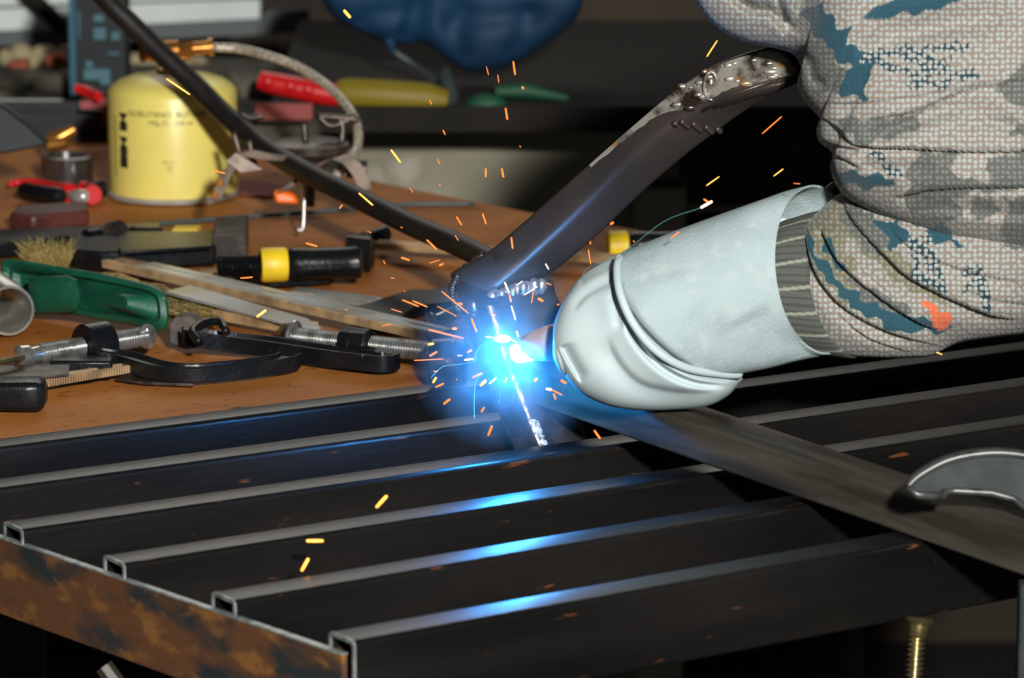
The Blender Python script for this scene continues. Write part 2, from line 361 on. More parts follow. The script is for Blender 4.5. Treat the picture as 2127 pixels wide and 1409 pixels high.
# bright worn strip where scale has come off the corner
m = M(); sr = []
for t in np.linspace(0, 1, 20):
    cc = cr([[*t_, *r_, *b_, d] for t_, r_, b_, d in post], 100)[int(58+t*24)]
    c = [P(cc[0], cc[1], cc[6]), P(cc[2], cc[3], cc[6]-.022), P(cc[4], cc[5], cc[6]+.012)]; c.append(c[0]+c[2]-c[1]); rg = round4(c, .2, 6)[9:13]
    ctr = (c[0]+c[2])/2; sr.append([p+(p-ctr).normalized()*.0004 for p in rg])
m.loft(sr, caps=False, closed=False).build('worn_corner', bare, po, smooth=180)

# ------------------------------------------------------------ long bar laid across the slats
A = G(1900, 1120, .0005); B = G(1075, 890, 0)+Vector((0, 0, .020)); u = (B-A).normalized(); far = A - u*.19
R = frame(-u); v = Vector((0, 0, 1)).cross(-u).normalized()
if v.y < 0: v = -v
hw, hh = .036, .0255
def ring_at(p): return [p + v*x + Vector((0, 0, z)) for x, z in [(xx+hw/2, zz+hh/2) for xx, zz in rrect(hw, hh, .003)]]
m = M(); m.loft([ring_at(B), ring_at(far)]); lb = m.build('box_bar', steel_s, smooth=50)
tag(lb, 'brown grey steel bar lying diagonally across the slats under the white glove', 'steel bar')

# ------------------------------------------------------------ clamp at the right edge
cl = thing('bar_clamp', 'black clamp gripping the diagonal bar at the right edge, brass coloured screw below', 'clamp', G(2130, 1110, -.12))
jd = 2.60
jaw = cr([(1884, 1012), (1915, 985), (1975, 955), (2050, 942), (2120, 945), (2200, 965)], 30)
poly = [P(x, y, jd) for x, y in jaw] + [P(2200, 1085, jd), P(2150, 1078, jd), P(2115, 1048, jd), P(2060, 1030, jd), P(1985, 1026, jd), P(1965, 1034, jd), P(1905, 1030, jd)]
M().prism(poly, (0, .016, 0)).build('jaw', darkcast, cl, bevel=.001)
m = M(); m.tube([P(x, y, jd) for x, y in jaw] + [P(2200, 1085, jd)], .0026, 10); m.tube([P(1884, 1012, jd), P(1905, 1028, jd), P(1965, 1032, jd)], .0026, 10); m.tube([P(1955, 1024, jd), P(1985, 1020, jd), P(2060, 1024, jd), P(2105, 1036, jd), P(2150, 1070, jd)], .0022, 10)
rim = m.build('jaw_rim', pipem2, cl, smooth=180)
m = M().box(P(2200, 1575, jd+.012), (.054, .014, .22)); m.build('frame_arm', darkcast, cl, bevel=.002)
sc = M(); sc.thread(P(1905, 1318, 2.63), P(1888, 1560, 2.63), .0058, .0031); so = sc.build('screw', brassy, cl, smooth=60)
M().lathe(P(1911, 1284, 2.63), P(1905, 1330, 2.63)-P(1911, 1284, 2.63), [(0, .0078), (.0015, .0092), (.003, .0085), (.0045, .0062), (.010, .0058), (.0115, .0052)], 28).build('swivel_pad', brassy, so)
M().box(P(2010, 1600, 2.63), (.10, .014, .03)).build('lower_jaw', blackp, cl, bevel=.002)

# ------------------------------------------------------------ clamps and tools on the board
def rail(p0, p1, w, t, pitch, away=None):         # flat bar, notched front edge
    p0 = Vector(p0); p1 = Vector(p1); u = (p1-p0); Ln = u.length; u.normalize(); v = Vector((0, 0, 1)).cross(u).normalized()
    if v.y < 0: v = -v
    n = int(Ln/pitch); m = M(); rings = []; nz = u.cross(v); nz = nz if nz.z > 0 else -nz
    for i in range(n):
        for f_, dpt in ((0, 0), (.5, 0), (.55, .0016), (.95, .0016)):
            c = p0+u*(Ln*(i+f_)/n); rings.append([c+v*(dpt*1.3), c+v*(dpt*1.3)+nz*t, c+v*w*.35+nz*(t*1.0), c+v*w*.45+nz*t*.8, c+v*w*.65+nz*t*.8, c+v*w*.75+nz*t, c+v*w+nz*t, c+v*w])
    return m.loft(rings)
def handle(m, p0, p1, r, fl=True, n=28):
    ax = Vector(p1)-Vector(p0); Ln = ax.length
    prof = [(0, r*.8), (.003, r*.96), (Ln*.15, r), (Ln*.3, r*.93), (Ln*.8, r*.95), (Ln*.93, r), (Ln*.985, r*.93), (Ln, r*.7)]
    return m.lathe(p0, ax, prof, n)
# large F clamp across the middle
f1 = thing('bar_clamp', 'long bar clamp with bright notched rail and yellow ringed handle, mid board', 'clamp', G(500, 600), 'bar clamps on the board')
rl = rail(G(212, 556, .006), G(897, 712, .014), .021, .0062, .0021).build('rail', railm, f1, smooth=30)
p0 = G(212, 556, .006); p1 = G(897, 712, .014); u = (p1-p0).normalized(); v = Vector((0, 0, 1)).cross(u).normalized(); v = v if v.y > 0 else -v
nz = u.cross(v); nz = nz if nz.z > 0 else -nz; b0 = p0+(p1-p0)*.10+nz*.0061; b1 = p1+nz*.0061; m = M()
for w0, w1, hz in ((.0022, .0078, .0012), (.0078, .0140, .0007), (.0140, .0215, .0014)):
    m.prism([b0+v*w0, b1+v*w0, b1+v*w1, b0+v*w1], nz*hz)
m.build('bright_face', chrome, rl)
m = M(); R_ = frame(G(450, 545)-G(180, 553))
m.prism([G(140, 556, 0), G(160, 562, 0), G(212, 566, 0), G(450, 553, 0), G(450, 520, 0), G(230, 522, 0), G(165, 525, 0), G(142, 535, 0)], (0, 0, .017)); m.build('fixed_jaw', blackp, f1, bevel=.003, bseg=3)
m = M().prism([G(443, 549, 0), G(514, 543, 0), G(517, 508, 0), G(447, 514, 0)], (0, 0, .0255)); m.build('jaw_pad', padm, f1, bevel=.002)
m = M().prism([G(245, 520, .017), G(440, 508, .017), G(440, 518, .017), G(250, 530, .017)], (0, 0, .003)); m.build('jaw_rib', blackp, f1, bevel=.001)
m = M().thread(G(455, 553, .017), G(545, 552, .019), .0095, .0032); m.build('spindle', blackp, f1)
h = handle(M(), G(598, 549, .019), G(752, 545, .021), .0132).build('handle', blackp, f1)
M().lathe(G(541, 551, .019), G(598, 549, .019)-G(541, 551, .019), [(0, .0125), (.002, .0138), (.019, .0138), (.021, .0128)], 32).build('yellow_ring', yel, h)
m = M().prism([G(470, 575, 0), G(560, 600, 0), G(690, 592, 0), G(695, 570, 0), G(560, 560, 0)], (0, 0, .010)); m.build('sliding_arm', blackp, f1, bevel=.002)
m = M(); m.lathe(G(935, 755, .018)+Vector((-.016, 0.004, 0)), (1, -.1, 0), [(0, .010), (.002, .0165), (.02, .018), (.027, .016), (.029, .012)], 28)
m.build('end_stop', blackp, f1, bevel=.0015)
m = M().prism([G(418, 569, .004), G(455, 568, .004), G(455, 576, .004), G(418, 577, .004)], (0, 0, .004)); m.build('pin', brassy, f1)
# second bar under it
f2 = thing('steel_rail', 'shorter notched steel rail lying below the long clamp rail', 'clamp rail', G(520, 660))
rail(G(440, 663, .004), G(622, 697, .005), .02, .007, .0024).build('notched_rail', railm, f2, smooth=30)
M().prism([G(340, 612, .012), G(395, 598, .012), G(640, 668, .012), G(668, 686, .012), G(648, 692, .012)], (0, 0, .0025)).build('flat_strip', chrome, f2, bevel=.001)
m = M(); m.lathe(G(590, 690, .008), G(625, 700, .008)-G(590, 690, .008), [(0, .006), (.003, .0075), (.006, .006), (.009, .0075), (.012, .006)], 16); m.build('end_nut', brassy, f2)
# grey flat strips behind
m = M().prism([G(603, 610, .003), G(618, 601, .003), G(792, 622, .003), G(770, 629, .003)], (0, 0, .002)); m.prism([G(640, 622, .003), G(660, 616, .003), G(765, 630, .003), G(745, 636, .003)], (0, 0, .002))
tag(m.build('steel_strip', chrome), 'thin bright flat strip behind the long clamp rail', 'metal strip')
# black clamp beyond with round bright pad
f3 = thing('screw_clamp', 'black clamp with round bright swivel pad just left of the welded post', 'clamp', G(860, 660))
m = M().prism([G(735, 662, 0), G(800, 640, 0), G(850, 624, 0), G(985, 622, 0), G(990, 646, 0), G(900, 655, 0), G(860, 662, 0), G(830, 690, 0), G(760, 684, 0)], (0, 0, .009)); m.build('frame', blackp, f3, bevel=.002)
m = M(); m.lathe(G(905, 668, .016), G(885, 673, .016)-G(925, 662, .018), [(0, .006), (.003, .008), (.0045, .0082), (.006, .005), (.0065, .002)], 28); m.build('swivel_pad', zinc, f3)
m = M().tube([G(903, 668, .016), G(960, 645, .019)], .0052, 14); m.build('screw', zinc, f3)
# C clamp lying at left with zinc screw
c1 = thing('c_clamp', 'black screw clamp with bright threaded screw lying left, nearest the board edge', 'clamp', G(300, 760), 'screw clamps on the board')
s0 = G(40, 742, .017); s1 = G(300, 699, .017)
sc = M().thread(s0+(s1-s0)*.16, s1, .0078, .0021).build('screw', zinc, c1, smooth=60)
m = M(); ax = (s0-s1).normalized(); m.lathe(s0+(s1-s0)*.165, ax, [(0, .0062), (.006, .0055), (.009, .0055), (.0105, .0078), (.018, .0082), (.0195, .006)], 20); m.build('screw_head', zinc, sc)
m = M(); m.lathe(s1, Vector((.8, -.62, .12)), [(-.006, .007), (-.002, .0075), (.001, .0082), (.002, .0092), (.0035, .0092), (.004, .007)], 28); m.build('swivel_pad', zinc, sc)
m = M(); cp = s0+(s1-s0)*.59; m.lathe(cp+(s1-s0).normalized()*-.010, (s1-s0), [(0, .0075), (0, .0145), (.0015, .0162), (.021, .0162), (.0225, .0145), (.0225, .0075)], 28); m.build('collar', blackp, c1)
fp = gpath([(205, 738, .014), (260, 748, .011), (330, 768, .009), (400, 774, .008), (480, 768, .008), (545, 760, .008), (590, 752, .008), (602, 746, .008)], 60)
rings = []
for i, p in enumerate(fp):
    t = (fp[min(i+1, len(fp)-1)]-fp[max(i-1, 0)]).normalized(); n_ = Vector((0, 0, 1)).cross(t).normalized()
    rings.append([p+n_*x+Vector((0, 0, z)) for x, z in [(-.009, -.006), (.009, -.006), (.009, .005), (.007, .005), (.006, .002), (-.006, .002), (-.007, .005), (-.009, .005)]])
M().loft(rings).build('frame', blackp, c1, bevel=.0012)
M().box(G(170, 762, .009), (.045, .022, .013)).build('rail_foot', blackp, c1, bevel=.002)
m = M().prism([G(352, 712, .004), G(415, 722, .004), G(412, 668, .02), G(365, 660, .02)], (0, .009, .004))
# second C clamp
c2 = thing('c_clamp', 'black cast screw clamp with stubby jaw, lying in the middle left of the weld', 'clamp', G(600, 720), 'screw clamps on the board')
m = M().prism([P(350, 715, G(350, 725).y*1.02), P(385, 727, G(385, 727).y*1.02), P(412, 722, G(385, 727).y*1.02), P(416, 672, G(385, 727).y*1.02), P(395, 656, G(385, 727).y*1.02), P(366, 654, G(385, 727).y*1.02), P(350, 672, G(385, 727).y*1.02)], (.004, .012, 0)); m.build('jaw_pad', padm, c2, bevel=.0015)
fp = gpath([(395, 690, .018), (410, 700, .015), (470, 709, .011), (560, 719, .009), (680, 737, .009), (760, 747, .009), (800, 750, .009), (802, 738, .009), (765, 728, .010), (720, 716, .014)], 60); rings = []
for i, p in enumerate(fp):
    t = (fp[min(i+1, len(fp)-1)]-fp[max(i-1, 0)]).normalized(); n_ = Vector((0, 0, 1)).cross(t).normalized()
    rings.append([p+n_*x+Vector((0, 0, z)) for x, z in [(-.009, -.0065), (.009, -.0065), (.009, .0055), (.007, .0055), (.006, .002), (-.006, .002), (-.007, .0055), (-.009, .0055)]])
M().loft(rings).build('frame', blackp, c2, bevel=.0012)
M().tube(gpath([(415, 712, .02), (400, 690, .025), (420, 672, .027), (455, 668, .026), (470, 690, .022)], 20), .0032, 10).build('frame_rib', blackp, c2, smooth=180)
sc = M().thread(G(612, 700, .014), G(905, 732, .014), .0078, .0021).build('screw', zinc, c2, smooth=60)
M().lathe(G(606, 697, .014), G(905, 732, .014)-G(612, 700, .014), [(0, .0105), (.002, .0115), (.0035, .011), (.006, .0075)], 24).build('swivel_pad', zinc, sc)
M().lathe(G(714, 710, .015), G(905, 732, .014)-G(612, 700, .014), [(0, .007), (0, .0115), (.022, .0115), (.022, .007)], 8).build('collar', blackp, c2, bevel=.001)
# bar clamp bottom left
f4 = thing('bar_clamp', 'small bar clamp with rounded black end at the front left of the board', 'clamp', G(100, 805), 'bar clamps on the board')
rail(G(90, 806, .005), G(312, 768, .005), .012, .0055, .0022).build('rail', railm, f4, smooth=30)
m = M(); rings = []
for x, hw_ in ((-60, .010), (0, .0115), (50, .012), (80, .012), (92, .010), (97, .006)):
    c = G(x, 818, .0105); k = hw_/.012; rings.append([c+Vector((0, y*k*1.1, z*k)) for y, z in rrect(.026, .021, .005)])
m.loft(rings).build('end_jaw', blackp, f4, smooth=50)
m = M(); m.tube([P(0, 808, G(0, 830).length*0+3.035), P(18, 806, 3.03), P(33, 811, 3.035)], [.003, .0035, .002], 10); m.build('wooden_pin', straw, f4, smooth=180)
m = M().prism([G(-60, 800, .012), G(-60, 768, .012), G(145, 757, .012), G(143, 781, .012)], (0, 0, .0015)); tag(m.build('steel_plate', darkm), 'flat dull grey plate at the left edge below the threaded screw', 'metal plate')
m = M().prism([G(240, 792, .0), G(330, 778, .0), G(403, 797, .0), G(402, 804, .0), G(300, 800, 0)], (0, 0, .0022)); tag(m.build('steel_shim', darkm, bevel=.0004), 'thin pointed steel offcut lying near the front edge of the board', 'metal offcut')
m = M().tube([G(-60, 765, .02), G(48, 741, .02)], .0025, 8); tag(m.build('wire_rod', brassy), 'thin brass coloured rod poking in at the left behind the screw head', 'rod')
# bench pipe
m = M(); c = G(20, 646, .0198); ax = Vector((.34, -.94, .0)).normalized()
m.lathe(c-ax*.0905, ax, [(0, .0165), (0, .0195), (.089, .0195), (.0905, .0188), (.0905, .0172), (.089, .0165), (.0, .0160)], 48, caps=False)
tag(m.build('steel_pipe', pipem), 'short hollow bright steel pipe end at the left edge', 'pipe')
# green brush with straw bristles
gb = thing('scrub_brush', 'green recessed tool body with straw bristles behind it, left on the board', 'brush', G(180, 690))
a = G(8, 655, .0); b = G(348, 690, .0)
def gq(x, y): # on an upright slab leaning back
    return G(x, y)
dq = 3.19
out = [(4, 590), (2, 555), (14, 538), (100, 550), (188, 564), (260, 579), (319, 594), (342, 610), (350, 640), (349, 676), (328, 688), (263, 674), (200, 664), (160, 656), (80, 652), (25, 650), (8, 630)]
o3 = cr([(x, y) for x, y in out]+[out[0]], 90)[:-1]
def dg(x): return 3.335-.00034*x
m = M(); back = [P(x, y, dg(x)+.02) for x, y in o3]; fr_ = [P(x, y, dg(x)) for x, y in o3]
cx, cy = 178, 615
def inset(k, dd, dy=0): return [P(cx+(x-cx)*k[0], cy+.13*(x-cx)*k[0]+(y-cy-.13*(x-cx))*k[1], dg(x)+dd) for x, y in o3]
m.loft([back, fr_, inset((.97, .90), -.003), inset((.90, .72), -.003), inset((.86, .62), .006), inset((.5, .3), .007)]); m.build('green_body', greenp, gb, smooth=50)
m = M(); rr = []
for x, y, r_ in ((60, 614, .001), (62, 614, .0135), (85, 613, .0145), (140, 611, .0145), (160, 613, .012), (168, 615, .004)):
    c = P(x, y, 3.322-.00034*x); rr.append([c+Vector((0, math.cos(t)*r_*.7, math.sin(t)*r_)) for t in np.linspace(0, 2*math.pi, 24, endpoint=False)])
m.loft(rr).build('green_boss', greenp, gb, smooth=60)
m = M()
for k in range(420):
    x = random.uniform(60, 145); y = random.uniform(535, 560); ln = random.uniform(20, 50); an = random.uniform(-1.0, .6)
    p0 = P(x, y, 3.40); p1 = P(x+ln*.5*math.sin(an), y-ln*.5, 3.41); p2 = P(x+ln*math.sin(an*1.3), y-ln*math.cos(an*.6), 3.41+random.uniform(-.01, .02)); m.tube([p0, p1, p2], [.0005, .0005, .0002], 3, caps=False)
for k in range(1500):
    x = random.uniform(200, 430); y = 575+(x-200)*.28+random.uniform(-8, 35); ln = random.uniform(20, 50); an = random.uniform(-.5, .7)
    if x > 400 and random.random() < .4: continue
    p0 = G(x, y, random.uniform(0, .008)); p1 = G(x+ln*math.cos(an), y+ln*.4*math.sin(an)+4, random.uniform(0, .01)); m.tube([p0, (p0+p1)/2+Vector((0, 0, .002)), p1], [.0005, .0005, .0003], 3, caps=False)
bo = m.build('bristles', straw, gb, smooth=180); bo['kind'] = 'stuff'
# black clamps at back left
f5 = thing('bar_clamp', 'two armed black clamp lying behind the straw bristles at left', 'clamp', G(160, 510), 'bar clamps on the board')
M().prism([G(-80, 530, .0), G(-80, 508, 0), G(180, 498, 0), G(330, 490, 0), G(335, 500, 0), G(180, 512, 0)], (0, 0, .012)).build('arm', blackp, f5, bevel=.002)
M().prism([G(-80, 545, .0), G(-80, 538, 0), G(140, 512, 0), G(240, 505, 0), G(240, 516, 0)], (0, 0, .014)).build('arm', blackp, f5, bevel=.002)
M().lathe(G(228, 492, .012), (1, -.5, .3), [(0, .008), (.002, .0125), (.012, .012), (.014, .006)], 24).build('swivel_pad', darkm, f5)
M().tube([G(205, 492, .014), G(180, 496, .014)], .008, 14).build('collar', blackp, f5)
m = M(); handle(m, G(270, 488, .009), G(335, 491, .009), .008); m.build('handle', blackp, f5)
m = M().prism([G(358, 487, 0), G(410, 486, 0), G(418, 478, 0), G(365, 478, 0)], (0, 0, .004)); tag(m.build('yellow_scrap', yel), 'small yellow scrap peeking out behind the black clamp jaw', 'scrap')
m = M().prism([G(20, 478, 0), G(68, 484, 0), G(186, 470, 0), G(180, 452, 0), G(40, 462, 0)], (0, 0, .015)); tag(m.build('maroon_case', maroon, bevel=.003), 'dark maroon block shaped case at the left of the board', 'case')
# back bar clamp passing behind the arm
f6 = thing('bar_clamp', 'bar clamp behind the bent arm, yellow ringed handle showing to its right', 'clamp', G(1000, 525), 'bar clamps on the board')
rail(G(775, 519, .008), G(1330, 552, .008), .014, .006, .0026).build('rail', railm, f6, smooth=30)
rings = []
for x, y, w_, hgt in ((716, 520, .010, .022), (722, 522, .016, .028), (770, 526, .016, .027), (778, 527, .012, .020)):
    c = G(x, y, hgt/2+.001); rings.append([c+Vector((0, yy, zz)) for yy, zz in rrect(w_*1.6, hgt, .005)])
M().loft(rings).build('end_jaw', blackp, f6, smooth=50)
M().tube([G(755, 500, .012), G(800, 485, .014)], .007, 12).build('arm', blackp, f6)
h = handle(M(), G(1305, 512, .014), G(1500, 508, .014), .0125).build('handle', blackp, f6)
M().lathe(G(1262, 513, .014), G(1305, 512, .014)-G(1262, 513, .014), [(0, .012), (.001, .0132), (.0155, .0132), (.0165, .012)], 32).build('yellow_ring', yel, h)
M().prism([G(1330, 560, 0), G(1520, 540, 0), G(1520, 520, 0), G(1330, 535, 0)], (0, 0, .012)).build('sliding_arm', blackp, f6, bevel=.002)
# rods on the board
m = M(); m.tube(gpath([(270, 470, .002), (420, 458, .002), (560, 447, .002), (700, 437, .002), (850, 425, .002), (985, 424, .002)], 30), .0022, 8); tag(m.build('steel_rod', rodm, smooth=180), 'long thin grey rod lying across the board behind the clamps', 'rod')
# ------------------------------------------------------------ gas canister
cb = G(361, 402); rc = 135/(F/cb.length)*1.0; rc = .0572
cn = thing('gas_canister', 'pale yellow gas canister with black pictograms standing at the back left', 'gas canister', cb)
hb = .093
prof = [(0.003, rc), (hb*.985, rc), (hb*1.01, rc*.985), (hb*1.05, rc*.94), (hb*1.10, rc*.82), (hb*1.14, rc*.62), (hb*1.17, rc*.36), (hb*1.175, rc*.3)]
M().lathe(cb, (0, 0, 1), prof, 64).build('body', canm, cn)
M().lathe(cb, (0, 0, 1), [(0, rc*.98), (0, rc*1.02), (.003, rc*1.025), (.0042, rc*1.0)], 64).build('base_rim', chrome, cn)
vt = cb+Vector((0, 0, hb*1.17))
vv = M().lathe(vt, (0, 0, 1), [(0, .014), (.004, .014), (.005, .009), (.012, .009)], 20).build('valve', brass, cn)
dv = cb.y
m = M(); m.tube([P(302, 113, dv), P(330, 108, dv), P(372, 104, dv)], [.006, .0095, .009], 16); m.tube([P(372, 105, dv), P(402, 102, dv)], [.008, .008], 6); m.tube([P(402, 101, dv), P(440, 98, dv)], [.0062, .0058], 14); m.tube([P(434, 98.5, dv), P(443, 97.5, dv)], [.008, .008], 14)
m.tube([P(366, 105, dv), P(375, 122, dv), P(395, 118, dv)], [.004, .0035, .003], 10)
m.build('regulator', brass, cn, smooth=50)
M().lathe(P(296, 113, dv), (1, 0, 0), [(-.003, .004), (-.002, .007), (.003, .007)], 16).build('regulator_knob', clay, cn)
def wrap_text(txt, size, px, py, m, parent, name='lettering'):
    cu = bpy.data.curves.new('t', 'FONT'); cu.body = txt; cu.size = size; cu.align_x = 'CENTER'; cu.align_y = 'CENTER'
    ob = bpy.data.objects.new('t', cu); COL.objects.link(ob); dg_ = bpy.context.evaluated_depsgraph_get(); me = bpy.data.meshes.new_from_object(ob.evaluated_get(dg_))
    vs = [v.co.copy() for v in me.vertices]; fs = [tuple(p.vertices) for p in me.polygons]; bpy.data.objects.remove(ob)
    return wrap(vs, fs, px, py, m, parent, name)
def wrap(vs, fs, px, py, m, parent, name):
    s = F/(cb.y/math.cos(PITCH)-rc); th0 = math.asin(max(-1, min(1, (px-361)/s/rc))); zz = (402-py)/s/math.cos(math.radians(10)) - rc*math.sin(math.radians(10))*0.0
    zz = ((402+23)-py)/s/math.cos(math.radians(10)) - rc*math.tan(math.radians(10))*(1-math.cos(th0))
    mm = M(); mm.add([cb+Vector((math.sin(th0+v.x/rc)*(rc+.0003), -math.cos(th0+v.x/rc)*(rc+.0003), zz+v.y)) for v in vs], fs); return mm.build(name, m, parent)
wrap_text('ISOBUTANO  BUTANE', .0072, 358, 241, ink, cn); wrap_text('190g (7) - 220 ml', .0058, 366, 258, ink, cn)
wrap_text('EN 417', .0040, 364, 338, inkg, cn); wrap_text('2003', .0035, 364, 348, inkg, cn); wrap_text('CE', .0035, 364, 357, inkg, cn)
for (y0, fl_) in ((254, 1), (303, 1), (330, 0)):
    hx, hy = .0050, .0080
    if fl_ == 1: vs = [(-hx, -hy), (hx, -hy), (hx, -.001), (.0012, .002), (hx, .006), (hx*.9, hy), (-hx*.9, hy), (-hx, .006), (-.0012, .002), (-hx, -.001)]
    else: vs = [(-hx, -hy), (hx, -hy), (hx, .002), (.0012, .005), (hx, hy), (-hx, hy), (-.0012, .005), (-hx, .002)]
    wrap([Vector((x, y, 0)) for x, y in vs], [tuple(range(len(vs)))], 267, y0, ink, cn, 'pictogram')
m = M(); vs = [Vector((-.0008, -.028, 0)), Vector((.0008, -.028, 0)), Vector((.0008, .026, 0)), Vector((-.0008, .026, 0))]; wrap(vs, [(0, 1, 2, 3)], 249, 300, inkg, cn, 'printed_edge')
hs = M().tube(path([(443, 98, dv), (500, 102, dv), (560, 117, dv-.02), (620, 140, dv-.03), (680, 178, dv-.05), (722, 222, dv-.08), (742, 262, dv-.1), (742, 305, dv-.12), (722, 340, dv-.14), (690, 372, dv-.14)], 60), .0042, 14)
tag(hs.build('gas_hose', braid, smooth=180), 'braided steel hose arching from the canister regulator to the stove', 'hose')
# ------------------------------------------------------------ camping stove
st0 = G(640, 430); ds = 3.66
st = thing('camping_stove', 'folded dark camping stove with wire legs right of the yellow canister', 'camping stove', G(640, 420))
M().lathe(P(645, 322, ds), (0, 0, 1), [(-.028, .006), (-.02, .012), (-.004, .014), (0, .03), (.004, .033), (.010, .033), (.012, .028), (.0125, .005)], 32).build('burner', darkm, st)
M().tube([P(645, 330, ds), P(640, 430, ds)], .0055, 12).build('stem', darkm, st)
for pts in ([(600, 335), (540, 330), (495, 322), (480, 335), (455, 370), (432, 425)], [(690, 330), (712, 340), (735, 368), (745, 400)], [(660, 340), (600, 380), (578, 400)]):
    m = M(); pa = path([(x, y, ds-.05) for x, y in pts], 24); m.loft([[p+Vector((0, -.0015, 0)), p+Vector((.011, -.0015, .004)), p+Vector((.011, .0015, .004)), p+Vector((0, .0015, 0))] for p in pa]); m.build('folding_leg', legm, st)
m = M().prism([P(470, 335, ds-.055), P(490, 318, ds-.055), P(545, 352, ds-.055), P(500, 358, ds-.055)], (0, .002, 0)); m.build('leg_bracket', legm, st)
for x0, y0, x1, y1 in ((452, 372, 445, 388), (441, 398, 436, 412)):
    M().tube([P(x0+8, y0, ds-.053), P(x1+8, y1, ds-.053)], .0024, 8).build('leg_slot', wood, st)
for pts in ([(632, 255), (634, 300), (631, 360)], [(672, 300), (664, 345), (658, 372)], [(705, 245), (712, 270), (704, 330)], [(662, 242), (690, 262), (740, 240)], [(660, 242), (705, 244), (745, 250)], [(500, 235), (520, 245), (548, 240)], [(485, 275), (498, 320), (500, 345)], [(518, 290), (524, 330), (530, 345)]):
    M().tube(path([(x, y, ds) for x, y in pts], 12), .0028, 8).build('pot_support', darkm, st, smooth=180)
M().tube(path([(633, 372, ds-.03), (632, 420, ds-.03), (630, 468, ds-.03), (626, 478, ds-.03), (618, 477, ds-.03)], 16), .0015, 8).build('wire_handle', chrome, st, smooth=180)
M().tube([P(720, 350, ds), P(762, 352, ds)], .008, 12).build('valve_knob', darkm, st)
m = M().prism([P(566, 398, ds-.04), P(572, 424, ds-.04), P(622, 425, ds-.04), P(612, 405, ds-.04), P(590, 396, ds-.04)], (0, .014, 0)); m.build('orange_knob', orangep, st, bevel=.003)
# ------------------------------------------------------------ cable
m = M().tube(path([(110, -130, 3.76), (212, -10, 3.74), (285, 62, 3.735), (336, 112, 3.73), (410, 181, 3.72), (477, 247, 3.70), (560, 313, 3.66), (656, 369, 3.56), (760, 420, 3.47), (860, 470, 3.38), (950, 508, 3.30), (1030, 548, 3.2), (1110, 590, 3.16), (1150, 660, 3.16)], 90), .0089, 18)
tag(m.build('power_cable', rubber, smooth=180), 'thick black cable sagging from the top left down behind the bent arm', 'cable')
# ------------------------------------------------------------ pliers, ring and oddments at left
pl = thing('pliers', 'red and black handled pliers lying left of the yellow canister', 'pliers', G(130, 405))
M().tube(gpath([(18, 384, .006), (45, 378, .008), (90, 380, .009), (140, 392, .009)], 16), .003, 10).build('red_edge', redp, pl, smooth=180)
M().tube(gpath([(45, 396, .008), (90, 405, .009), (130, 409, .009)], 12), [.005]+[.0085]*11+[.007], 14).build('grip', blackp, pl, smooth=60)
M().tube(gpath([(128, 400, .009), (136, 402, .009), (145, 404, .009)], 4), .0095, 14).build('grip_collar', redp, pl)
M().tube(gpath([(172, 396, .009), (186, 398, .009), (192, 405, .009)], 6), .0085, 14).build('grip_collar', redp, pl)
M().tube(gpath([(190, 395, .008), (212, 392, .008)], 6), .0085, 14).build('grip', blackp, pl)
M().tube(gpath([(145, 404, .009), (165, 408, .009), (185, 408, .009)], 6), [.004, .005, .006, .006, .0065, .006, .004], 12).build('pivot', chrome, pl)
q = G(140, 378); m = M().lathe(q, (0, 0, 1), [(0, .0225), (.001, .0235), (.024, .0235), (.0245, .0225), (.0245, .018), (.018, .016)], 40)
tag(m.build('steel_socket', mat('polished_dark_steel', (.22, .22, .22), .2, .9)), 'squat round steel socket standing behind the pliers', 'socket')
m = M().lathe(q+Vector((0, -.0238, .0)), (0, 0, 1), [(.002, .0008), (.02, .0008)], 6)
m = M(); m.tube([P(98, 300, 4.0), P(118, 290, 4.0), P(155, 268, 4.0)], [.008, .009, .005], 12); m.tube([P(100, 302, 3.98), P(138, 296, 3.98)], [.005, .006], 10)
tag(m.build('brass_fitting', brass, smooth=60), 'brass fitting lying behind the round socket at left', 'fitting')
m = M().prism([P(-60, 205, 3.72), P(8, 222, 3.72), P(60, 262, 3.72), P(98, 300, 3.72), P(40, 314, 3.72), P(-60, 330, 3.72)], (0, .02, 0)); tag(m.build('guard_plate', blackbox, bevel=.002), 'black slanting guard plate at the far left edge', 'guard')
m = M().box(P(110, 268, 4.15)+Vector((0, .03, 0)), (.095*2, .06, .036)); tag(m.build('black_case', blackbox, bevel=.002), 'low black case lying behind the brass fitting', 'case')
m = M().tube([P(155, 182, 4.1), P(180, 190, 4.1), P(204, 201, 4.08)], [.004, .006, .005], 10); tag(m.build('red_screwdriver', redp, smooth=60), 'small red tipped tool in front of the dark carton', 'tool')
m = M().prism([P(165, 212, 4.1), P(228, 205, 4.1), P(228, 260, 4.1), P(215, 260, 4.1), P(213, 228, 4.1), P(168, 226, 4.1)], (0, .01, 0)); tag(m.build('red_bracket', mat('dark_red_paint', (.28, .008, .01), .5)), 'dark red angled bracket just left of the canister', 'bracket')
bx = thing('printed_carton', 'dark carton with pale blue print standing behind the canister at left', 'carton', G(205, 182))
c = P(205, 70, 4.42)
M().box(c+Vector((0, .03, .0)), (.108/2*1.02, .05, .128)).build('box', blackbox, bx, bevel=.001)
M().box(P(149, 80, 4.42)+Vector((0, .03, 0)), (.006, .052, .118)).build('teal_side', tealed, bx)
for (x, y, w_, h_) in ((207, 70, 26, 26), (240, 75, 18, 18), (205, 38, 22, 16), (192, 155, 38, 24), (218, 160, 22, 34), (185, 134, 16, 14), (235, 112, 26, 6), (163, 52, 5, 60)):
    s_ = 4.40/F; M().box(P(x, y, 4.418), (w_*s_, .001, h_*s_)).build('print', cyanlab, bx, bevel=.0005)
